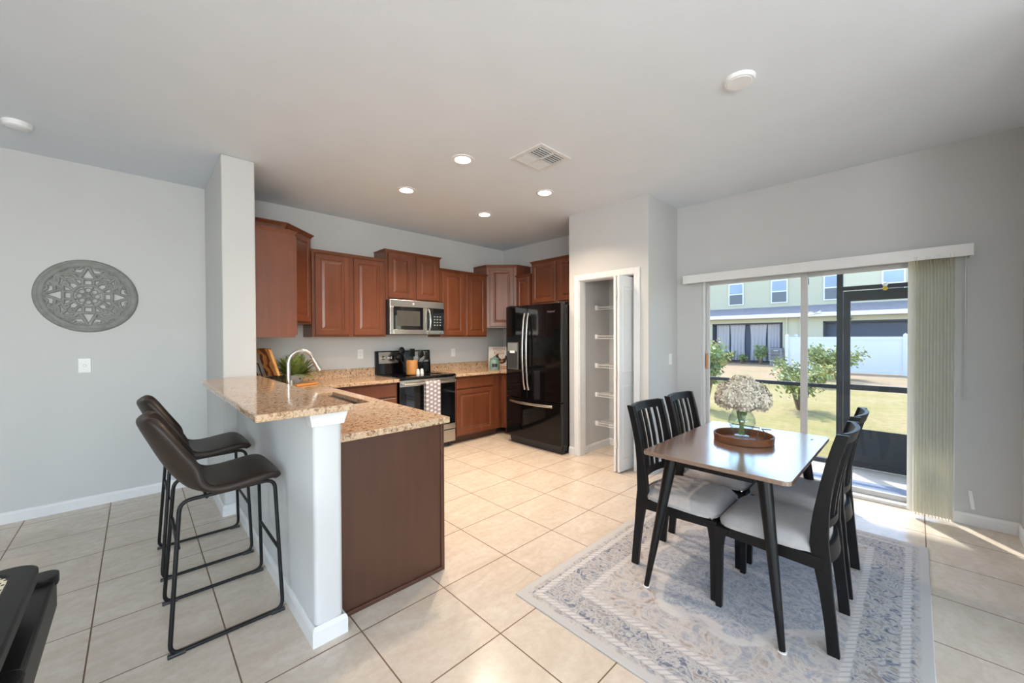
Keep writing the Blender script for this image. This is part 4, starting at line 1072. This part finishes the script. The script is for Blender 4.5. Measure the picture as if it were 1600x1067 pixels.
heads = [(-.04, .052, 1.0, .084), (.052, -.044, 1.01, .082), (.0, .0, 1.03, .088), (-.06, -.03, .99, .072), (.065, .045, 1.0, .074), (-.005, .095, .985, .064), (.028, -.095, .985, .066)]
ux, uy = .72, -.69   # the bouquet spreads widest across this direction
for hx, hy, hz, hr in heads:
    hx, hy = hx*1.0, hy*1.0
    for k in range(150):
        d = Vector((rnd.gauss(0, 1), rnd.gauss(0, 1), rnd.gauss(0, 1)+.25)).normalized()
        c = Vector((VC[0]+hx*.8, VC[1]+hy*.8, hz))+d*hr*rnd.uniform(.85, 1.05)
        if c.z < .928: continue
        a = d.orthogonal().normalized(); b_ = d.cross(a); rot = rnd.uniform(0, PI)
        a, b_ = a*math.cos(rot)+b_*math.sin(rot), b_*math.cos(rot)-a*math.sin(rot)
        s = rnd.uniform(.013, .02)
        for q in range(4):
            e_ = (a, b_, -a, -b_)[q]; g_ = (b_, -a, -b_, a)[q]
            m.quad(c, c+e_*s*.9+g_*s*.3+d*.004, c+e_*s*.8+g_*s*.8+d*.007, c+g_*s*.9+e_*s*.3+d*.004)
    m.ball((VC[0]+hx*.8, VC[1]+hy*.8, hz), hr*.84, 14, 10)
m.build('blossoms', 'petal', t_)
m = MB()
for k in range(7):
    a = k*.9; m.tube([(VC[0]+.014*math.cos(a+2), VC[1]+.014*math.sin(a+2), .775), (VC[0]+.012*math.cos(a), VC[1]+.012*math.sin(a), .86), (VC[0]+.026*math.cos(a), VC[1]+.026*math.sin(a), .945), (VC[0]+.05*math.cos(a), VC[1]+.05*math.sin(a), .98)], [.004, .006, .010, .004], 7)
m.build('stems', 'stem', t_, smooth=True)
m = MB()
for k in range(6):
    a = k*1.05+.4; c_, s_ = math.cos(a), math.sin(a)
    m.grid(lambda u, v_: Vector((VC[0]+c_*(.012+.022*u)-s_*(.018*math.sin(PI*u)*(v_-.5)*2), VC[1]+s_*(.012+.022*u)+c_*(.018*math.sin(PI*u)*(v_-.5)*2), .86+.10*u)), 6, 2)
m.build('leaves', plain('leaf_green', lin(108, 128, 76), .5, vary=.2), t_)

# ------------------------------------------------------------------ bar stools (local +x faces the bar)
def make_stool():
    t_ = thing('bar_stool', (0, 0, 0), 'x', 'bar stool', 'bar stools')
    prof = [(.208, .650), (.200, .672), (.165, .684), (.10, .674), (.02, .660), (-.06, .652), (-.125, .662), (-.165, .712), (-.20, .77), (-.232, .84), (-.262, .91), (-.285, .965), (-.296, .995)]
    wid = [.200, .214, .224, .226, .224, .222, .218, .205, .20, .19, .178, .160, .125]
    curl = [-.004, -.006, -.008, -.008, -.006, .006, .05, .085, .085, .075, .065, .055, .04]
    m = MB(); nx = len(prof)-1; k = 14; R_ = []
    for i, (x, z) in enumerate(prof):
        a = prof[max(i-1, 0)]; b_ = prof[min(i+1, nx)]
        t = Vector((b_[0]-a[0], 0, b_[1]-a[1])).normalized(); n_ = Vector((-t.z, 0, t.x)) * (-1)
        if n_.z < 0 and i < 6: n_ = -n_
        if i >= 6: n_ = n_ if n_.x > 0 else -n_
        row = []
        for j in range(k+1):
            s = -1+2*j/k; lift = curl[i]*abs(s)**2.6
            row.append(m.b.verts.new(Vector((x, s*wid[i]*(1-.05*abs(s)**4), z))+n_*lift))
        R_.append(row)
    for i in range(nx):
        for j in range(k): m.b.faces.new((R_[i][j], R_[i+1][j], R_[i+1][j+1], R_[i][j+1]))
    m.build('seat_shell', 'leather', t_, smooth=True, solid=.040, sub=2)
    def fillet(pts, r, n=5):
        out = [Vector(pts[0])]
        for i in range(1, len(pts)-1):
            p = Vector(pts[i]); a = (Vector(pts[i-1])-p).normalized(); b_ = (Vector(pts[i+1])-p).normalized()
            s, e_ = p+a*r, p+b_*r
            for q in range(n+1):
                u = q/n; out.append(s*(1-u)**2+p*2*u*(1-u)+e_*u*u)
        out.append(Vector(pts[-1])); return out
    for sy in (-1, 1):
        yt, yb = sy*.180, sy*.228
        loop = [(-.10, yt, .637), (-.174, yt, .636), (-.215, yb, .011), (.208, yb, .011), (.188, yt, .644), (-.10, yt, .637)]
        p_ = fillet(loop, .045)
        m = MB(); m.tube(p_, .0085, 10); m.build('side_frame', 'blackmetal', t_, smooth=True)
        for x in (-.192, .186):
            m = MB(); m.box(x-.03, x+.03, yb-.011, yb+.011, 0, .014, bev=.003); m.build('foot_pad', 'darkgrey', t_)
    def ptx(x0, x1, z): s = (z-.011)/(.64-.011); return x0+(x1-x0)*s, .228+(.180-.228)*s
    for x0, x1, z, nm in ((.208, .188, .30, 'footrest_bar'), (-.215, -.165, .44, 'rear_crossbar')):
        x, y = ptx(x0, x1, z); m = MB(); m.cyl((x, -y, z), (x, y, z), .0075, 10); m.build(nm, 'blackmetal', t_, smooth=True)
    for xs_, zs_ in ((.12, .640), (-.08, .630)):
        m = MB(); m.cyl((xs_, -.180, zs_), (xs_, .180, zs_), .007, 8); m.build('seat_support', 'blackmetal', t_, smooth=True)
    return t_
st = make_stool()
for k, (x, y, rz, lab) in enumerate(((.302, 2.40, 0.0, 'dark brown bucket bar stool nearest the camera at the breakfast bar'), (.304, 3.125, -.0, 'dark brown bucket bar stool by the short wall, behind the nearer stool'))):
    o = st if k == 0 else copytree(st)
    o.location = (x, y, 0); o.rotation_euler = (0, 0, rz); o['label'] = lab

# ------------------------------------------------------------------ cane chair cut off at the lower left
t_ = thing('cane_armchair', (-.35, 1.45, 0), 'black chair part with cream cane panel cut off at the lower left', 'chair')
m = MB(); ZA = .74
outer = rrect(-.62, -.193, .95, 1.665, .05); inner = rrect(-.57, -.241, 1.0, 1.632, .05)
lo, hi, li, hi2 = [[m.b.verts.new((x, y, z)) for x, y in P] for P, z in ((outer, ZA-.035), (outer, ZA), (inner, ZA-.035), (inner, ZA))]
k = len(outer)
for i in range(k):
    j = (i+1) % k
    m.b.faces.new((lo[i], lo[j], hi[j], hi[i])); m.b.faces.new((hi[i], hi[j], hi2[j], hi2[i])); m.b.faces.new((hi2[i], hi2[j], li[j], li[i])); m.b.faces.new((li[i], li[j], lo[j], lo[i]))
m.build('frame', 'blackwood', t_, bevel=.006)
mc, tc_, pc = newmat('cane_weave')
vv_ = coords(tc_, (1/.014, 1/.014, 1)); sc_ = tc_.nodes.new('ShaderNodeSeparateXYZ'); tc_.links.new(vv_, sc_.inputs[0])
rw = mathn(tc_, 'MULTIPLY', mathn(tc_, 'MODULO', mathn(tc_, 'FLOOR', sc_.outputs[1]), 2), .5)
hx = mathn(tc_, 'ABSOLUTE', mathn(tc_, 'SUBTRACT', mathn(tc_, 'FRACT', mathn(tc_, 'ADD', sc_.outputs[0], rw)), .5)); hy = mathn(tc_, 'ABSOLUTE', mathn(tc_, 'SUBTRACT', mathn(tc_, 'FRACT', sc_.outputs[1]), .5))
hole = mathn(tc_, 'MULTIPLY', mathn(tc_, 'LESS_THAN', hx, .2), mathn(tc_, 'LESS_THAN', hy, .28))
tc_.links.new(mix(tc_, hole, lin(214, 206, 182), lin(30, 26, 22)), pc.inputs['Base Color']); pc.inputs['Roughness'].default_value = .7
m = MB(); m.prism(rrect(-.572, -.239, .998, 1.634, .05), ZA-.014, ZA-.004); m.build('cane_panel', mc, t_)
m = MB(); ZB_ = .655
m.box(-.226, -.178, 1.0, 1.78, ZB_-.11, ZB_-.012, bev=.008); m.build('side_rail', 'blackwood', t_)
for y in (1.725, 1.235):
    m = MB(); m.prism(rrect(-.60, -.172, y, y+.075, .03), ZB_-.03, ZB_); m.build('cross_bar', 'blackwood', t_, bevel=.004)
for x, y in ((-.56, 1.64), (-.252, 1.64), (-.56, 1.05), (-.252, 1.05)):
    m = MB(); m.box(x-.018, x+.018, y-.018, y+.018, 0, ZA-.035, bev=.004); m.build('leg', 'blackwood', t_)

# ------------------------------------------------------------------ outdoors
ml, tl, pl_ = newmat('dry_lawn')
v = coords(tl); a = noise(tl, v, .35, 5, .6, .6); b = noise(tl, v, 9, 6, .7)
c = ramp(tl, a, [(.35, lin(134, 126, 64)), (.5, lin(152, 136, 80)), (.65, lin(166, 144, 102))])
c = mix(tl, mathn(tl, 'MULTIPLY', ramp(tl, b, [(.42, (0, 0, 0)), (.62, (1, 1, 1))]), .6), c, lin(122, 114, 62))
sx = tl.nodes.new('ShaderNodeSeparateXYZ'); tl.links.new(v, sx.inputs[0])
far = ramp(tl, mathn(tl, 'ADD', mathn(tl, 'DIVIDE', sx.outputs[0], 40), mathn(tl, 'MULTIPLY', mathn(tl, 'SUBTRACT', a, .5), .35)), [(.36, (0, 0, 0)), (.46, (.8, .8, .8))])
c = mix(tl, far, c, lin(158, 132, 106))
tl.links.new(c, pl_.inputs['Base Color']); pl_.inputs['Roughness'].default_value = .95
bump(tl, pl_, b, .6, .03)
m = MB(); m.box(5.62, 60, -40, 60, -.35, -.15); struct(m.build('ground', ml), 'sunlit yellow-green dry lawn outside', 'lawn')
conc = plain('porch_concrete', lin(186, 182, 176), .85, vary=.06, scale=6)
m = MB(); m.box(4.46, 5.60, -2.2, 2.6, -.16, -.03); struct(m.build('floor_porch', conc), 'grey concrete porch slab outside the sliding door', 'porch floor')
m = MB(); m.box(4.46, 5.60, -2.2, 2.6, 2.42, 2.55); struct(m.build('roof_sun_block', 'white'), 'unseen porch roof added over the screened slab to block sun', 'roof')  # unseen roof slab added to keep the sun off the porch and room
m = MB(); m.box(4.50, 4.915, -.6, 1.25, -.03, -.022)
tag(m.build('porch_mat', plain('blue_grey_mat', lin(118, 130, 152), .9, vary=.08)), 'blue-grey mat lying on the porch just outside the sliding door', 'mat')
t_ = thing('screen_enclosure', (5.42, .5, -.03), 'dark bronze screen frame with screen door across the porch', 'screen frame')
def bar(nm, *b, par=t_): m = MB(); m.box(*b); return m.build(nm, 'bronze', par)
bar('post', 5.395, 5.445, .535, .585, -.03, 2.42); bar('post', 5.395, 5.445, 2.5, 2.55, -.03, 2.42); bar('post', 5.395, 5.445, -.53, -.48, -.03, 2.42)
bar('bottom_rail', 5.395, 5.445, .585, 2.5, -.03, .015); bar('middle_rail', 5.40, 5.44, .585, 2.5, .785, .825); bar('top_rail', 5.395, 5.445, .585, 2.5, 2.36, 2.42)
bar('header_rail', 5.395, 5.445, -.48, .535, 1.83, 1.87)
dm_ = MB(); dm_.box(5.40, 5.44, .475, .53, -.02, 1.82); dm_.box(5.40, 5.44, -.475, -.42, -.02, 1.82); dm_.box(5.40, 5.44, -.42, .475, 1.715, 1.82); dm_.box(5.40, 5.44, -.42, .475, .785, .84); dm_.box(5.40, 5.44, -.42, .475, -.02, .03)
sd_ = dm_.build('screen_door', 'bronze', t_)
m = MB(); m.box(5.412, 5.428, -.42, .475, .03, .38); m.build('kick_plate', 'bronze', sd_)
ms = bpy.data.materials.new('screen_mesh'); ms.use_nodes = True; q = ms.node_tree; q.nodes.clear()
oo = q.nodes.new('ShaderNodeOutputMaterial'); t1 = q.nodes.new('ShaderNodeBsdfTransparent'); dd_ = q.nodes.new('ShaderNodeBsdfDiffuse'); dd_.inputs[0].default_value = (.05, .05, .055, 1); mx = q.nodes.new('ShaderNodeMixShader'); mx.inputs[0].default_value = .07
q.links.new(t1.outputs[0], mx.inputs[1]); q.links.new(dd_.outputs[0], mx.inputs[2]); q.links.new(mx.outputs[0], oo.inputs[0])
m = MB(); m.box(5.418, 5.420, .585, 2.5, .015, 2.36); m.build('screen', ms, t_)
m = MB(); m.box(5.418, 5.420, -.42, .475, .38, .785); m.box(5.418, 5.420, -.42, .475, .84, 1.715); m.build('screen', ms, sd_)
t_ = thing('door_closer', (5.39, .88, 1.84), 'small dark hanging hook with pale scroll beyond the sliding door stile', 'hook')
m = MB(); m.box(5.375, 5.395, .845, .875, 1.80, 1.93); m.box(5.38, 5.39, .858, .866, 1.55, 1.80); m.build('bracket', 'bronze', t_)
m = MB(); m.tube([(5.385, .862, 1.60), (5.385, .80, 1.62), (5.385, .76, 1.60), (5.385, .72, 1.625), (5.385, .71, 1.60), (5.385, .86, 1.575)], .006, 6); m.build('scroll', 'plate', t_)
m = MB(); m.box(5.40, 5.44, .83, .89, 1.93, 2.0); m.build('clamp', 'bronze', t_)
t_ = thing('door_light', (5.39, .21, 1.83), 'tiny brass and white light knob on the screen door header', 'light')
m = MB(); m.ball((5.385, .21, 1.865), .022, 12, 8); m.build('globe', 'plate', t_); m = MB(); m.ball((5.385, .21, 1.825), .022, 12, 8); m.build('brass_cap', plain('brass', lin(206, 176, 60), .3, .5), t_)

# neighbouring house
GZ = -.15
t_ = thing('neighbor_house', (26, 5, GZ), 'pale green two-storey house across the lawn with shingled lower roof', 'house')
stc = plain('pale_green_stucco', lin(186, 181, 160), .9, vary=.03)
m = MB(); m.box(26.5, 34, -30, 45, GZ, 5.4); m.build('upper_wall', stc, t_)
def s_(y, z, X): k = X/25.; return y*k, HC+(z-HC)*k
m = MB()
ops = [(8.53-.03, 4.95, .02, 2.12), (3.24, -6.0, .0, 2.12), (13.5, 9.6, 0, 2.1)]
# lower wall from boxes between openings
edges = [-30, -6.0, 3.24, 4.95, 8.50, 9.6, 13.5, 45]
for a, b in ((-30, -6.0), (3.24, 4.95), (8.50, 9.6), (13.5, 45)): m.box(25.0, 25.15, a, b, GZ, 2.12)
m.box(25.0, 25.15, -30, 45, 2.12, 2.42); m.box(24.92, 25.0, 4.05, 4.20, GZ, 2.4); m.box(24.92, 25.0, 4.72, 4.80, GZ, 2.4)
m.build('lower_wall', stc, t_)
shg, ts, ps = newmat('grey_shingle'); v = coords(ts, (1, 1, 1))
ts.links.new(ramp(ts, noise(ts, coords(ts, (6, 2, 6)), 3, 4, .7), [(.35, lin(104, 100, 104)), (.65, lin(150, 144, 146))]), ps.inputs['Base Color']); ps.inputs['Roughness'].default_value = .9
m = MB(); m.prism([(24.55, 2.50), (26.5, 3.0), (26.5, 3.06), (24.55, 2.56)], -30, 45, 'Y')
m.build('lower_roof', shg, t_)
m = MB(); m.box(24.5, 24.58, -30, 45, 2.36, 2.56); m.box(24.58, 25.0, -30, 45, 2.40, 2.44); m.build('fascia', 'white', t_)
drk = plain('dark_lanai', lin(72, 78, 92), .8)
for y0, y1 in ((4.95, 8.5), (-6.0, 3.24), (9.6, 13.5)):
    m = MB(); m.box(25.3, 25.36, y0, y1, GZ, 2.12); m.build('dark_screen', drk, t_)
    m = MB(); m.box(25.05, 25.12, y0, y0+.08, GZ, 2.12); m.box(25.05, 25.12, y1-.08, y1, GZ, 2.12); m.box(25.05, 25.12, y0, y1, 2.04, 2.12); m.build('lanai_frame', 'bronze', t_)
cur = plain('pale_curtain', lin(172, 168, 172), .9, vary=.04)
m = MB()
for k, (a, b) in enumerate(((8.30, 7.62), (7.58, 6.78), (6.55, 5.72), (5.68, 5.08))):
    def cf(u, v_, a=a, b=b): y = a+(b-a)*u; pinch = 1-.12*math.sin(PI*v_); yc = (a+b)/2; return Vector((25.2+.03*math.sin(u*26), yc+(y-yc)*(pinch if k in (1, 2) else 1), .0+2.04*v_))
    cm = MB(); cm.grid(cf, 40, 6); cm.build('curtain', cur, t_, smooth=True)
m.b.free()
wg = plain('sky_glass', lin(134, 152, 174), .12, vary=.15, scale=.6); wd = plain('dark_glass', lin(74, 84, 100), .15, vary=.1)
for ya, yb in ((7.587, 6.817), (5.48, 4.721), (3.222, 2.50), (1.088, .309), (-1.4, -2.2), (-3.6, -4.4), (9.9, 9.1)):
    Y1, Z1 = s_(ya, 4.41, 26.5); Y0, Z0 = s_(yb, 3.16, 26.5)
    m = MB(); m.box(26.44, 26.5, Y0, Y1, Z0, Z1); wf = m.build('window', 'white', t_)
    mid = (Z0+Z1)/2
    m = MB(); m.box(26.42, 26.445, Y0+.06, Y1-.06, mid+.04, Z1-.06); m.build('upper_pane', wg, wf)
    m = MB(); m.box(26.42, 26.445, Y0+.06, Y1-.06, Z0+.06, mid-.03); m.build('lower_pane', wd, wf)
m = MB(); m.box(24.9, 25.0, 2.15, 2.5, 2.16, 2.26); m.build('wall_lamp', 'darkgrey', t_)
# vinyl fence
t_ = thing('vinyl_fence', (20.8, 0, GZ), 'white vinyl privacy fence across the lawn', 'fence')
vin = plain('white_vinyl', lin(206, 208, 212), .5, vary=.02)
FX = 20.8; ys = [3.95, 2.1, .25, -1.6, -3.45]; FT = 1.33
for a, b in zip(ys, ys[1:]):
    m = MB(); m.box(FX-.02, FX+.02, b+.06, a-.06, GZ+.06, FT-.02)
    m.box(FX-.035, FX+.035, b+.06, a-.06, FT-.12, FT); m.box(FX-.035, FX+.035, b+.06, a-.06, GZ+.03, GZ+.15); m.build('panel', vin, t_)
for y in ys:
    m = MB(); m.box(FX-.065, FX+.065, y-.065, y+.065, GZ, FT+.06); po = m.build('post', vin, t_)
    m = MB(); m.prism([(-.075, 0), (.075, 0), (.0, .07)], -.075, .075, 'Y'); 
    for v_ in m.b.verts: v_.co = Vector((FX+v_.co.x, y+v_.co.y*(1-.9*(v_.co.z > .03)), FT+.06+v_.co.z))
    m.build('post_cap', vin, po)
for x0, x1 in ((20.87, 22.7), (22.83, 24.9)):
    m = MB(); m.box(x0, x1, 3.93, 3.97, GZ+.05, FT+.05); m.build('panel', vin, t_)
m = MB(); m.box(22.7, 22.83, 3.885, 4.015, GZ, FT+.12); m.build('post', vin, t_)
# AC unit
t_ = thing('air_conditioner', (24.55, 5.1, GZ), 'grey outdoor air conditioner beside the white fence', 'air conditioner')
m = MB(); m.box(24.25, 24.85, 4.85, 5.38, GZ, .72, bev=.02); m.build('cabinet', plain('ac_grey', lin(150, 152, 154), .6), t_)
m = MB()
for k in range(10): m.box(24.235, 24.25, 4.90, 5.33, GZ+.1+k*.075, GZ+.13+k*.075)
m.build('grille', 'darkgrey', t_); m = MB(); m.box(24.27, 24.83, 4.87, 5.36, .72, .745); m.build('top_grille', 'darkgrey', t_)
m = MB(); m.box(24.24, 24.25, 5.0, 5.2, .58, .64); m.build('nameplate', 'plate', t_)
# shrubs
lg1 = plain('shrub_leaf', lin(150, 158, 98), .55, vary=.35, scale=5); lg2 = plain('shrub_leaf_dark', lin(134, 152, 100), .55, vary=.3, scale=5); lg3 = plain('shrub_leaf_yellow', lin(172, 168, 96), .55, vary=.3, scale=5)
bark = plain('shrub_bark', lin(120, 104, 84), .9)
def shrub(label, c, wd_, ht, nl, ls, mat, seed, z0f=.25, stems=9):
    rnd = random.Random(seed)
    t_ = thing('shrub', (c[0], c[1], GZ), label, 'shrub', 'shrubs on the lawn')
    ms_ = MB(); tips = []
    for k in range(stems):
        a = rnd.uniform(0, 2*PI); r_ = wd_/2*math.sqrt(rnd.uniform(.05, .9)); h_ = ht*rnd.uniform(.55, .95)
        p0 = Vector((c[0]+.05*math.cos(a), c[1]+.05*math.sin(a), GZ)); p2 = Vector((c[0]+r_*math.cos(a), c[1]+r_*math.sin(a), GZ+h_)); p1 = (p0+p2)/2+Vector((0, 0, .08*ht))
        ms_.tube([p0, p1, p2], [.022, .014, .005], 6); tips += [p1.lerp(p2, rnd.uniform(.1, 1)) for _ in range(4)]+[p2]
    ms_.build('stems', bark, t_)
    ml_ = MB()
    for k in range(nl):
        tp = rnd.choice(tips); d = Vector((rnd.gauss(0, 1), rnd.gauss(0, 1), rnd.gauss(0, .8))); p = tp+d*wd_*.085
        if p.z < GZ+ht*z0f*.4: p.z = GZ+ht*z0f*.4+rnd.uniform(0, .1)
        n_ = Vector((rnd.gauss(0, 1), rnd.gauss(0, 1), rnd.gauss(.6, 1))).normalized(); a_ = n_.orthogonal().normalized(); b_ = n_.cross(a_); s = ls*rnd.uniform(.6, 1.3)
        ml_.quad(p-a_*s, p-b_*s*.45, p+a_*s, p+b_*s*.45)
    ml_.build('foliage', mat, t_)
shrub('airy yellow-green shrub on the lawn behind the sliding door stile', (9.75, 1.63), 1.15, 1.0, 1300, .045, lg1, 1, .5, 12)
shrub('leafy round shrub standing before the white fence', (17.6, 1.95), 1.5, 1.05, 2200, .07, lg1, 2, .2, 12)
shrub('tall pale shrub at the left edge of the sliding door view', (8.6, 3.08), .7, 1.35, 1200, .045, lg2, 3, .1, 10)
shrub('yellow-green bush by the curtained porch of the house', (14.5, 5.05), 1.3, 1.35, 1500, .06, lg3, 4, .1, 10)
shrub('green bush beside the grey air conditioner', (24.3, 5.8), .75, 1.0, 1200, .06, lg2, 5, .1, 9)
shrub('low green bush in front of the house curtains', (24.3, 6.75), .6, .5, 800, .05, lg2, 6, .0, 8)
shrub('small bush under the curtained porch opening', (24.5, 7.4), .7, .65, 700, .05, lg2, 8, .0, 8)
shrub('golden low shrub just behind the sliding door stile', (14.5, 1.95), .9, .7, 700, .05, lg3, 9, .1, 8)
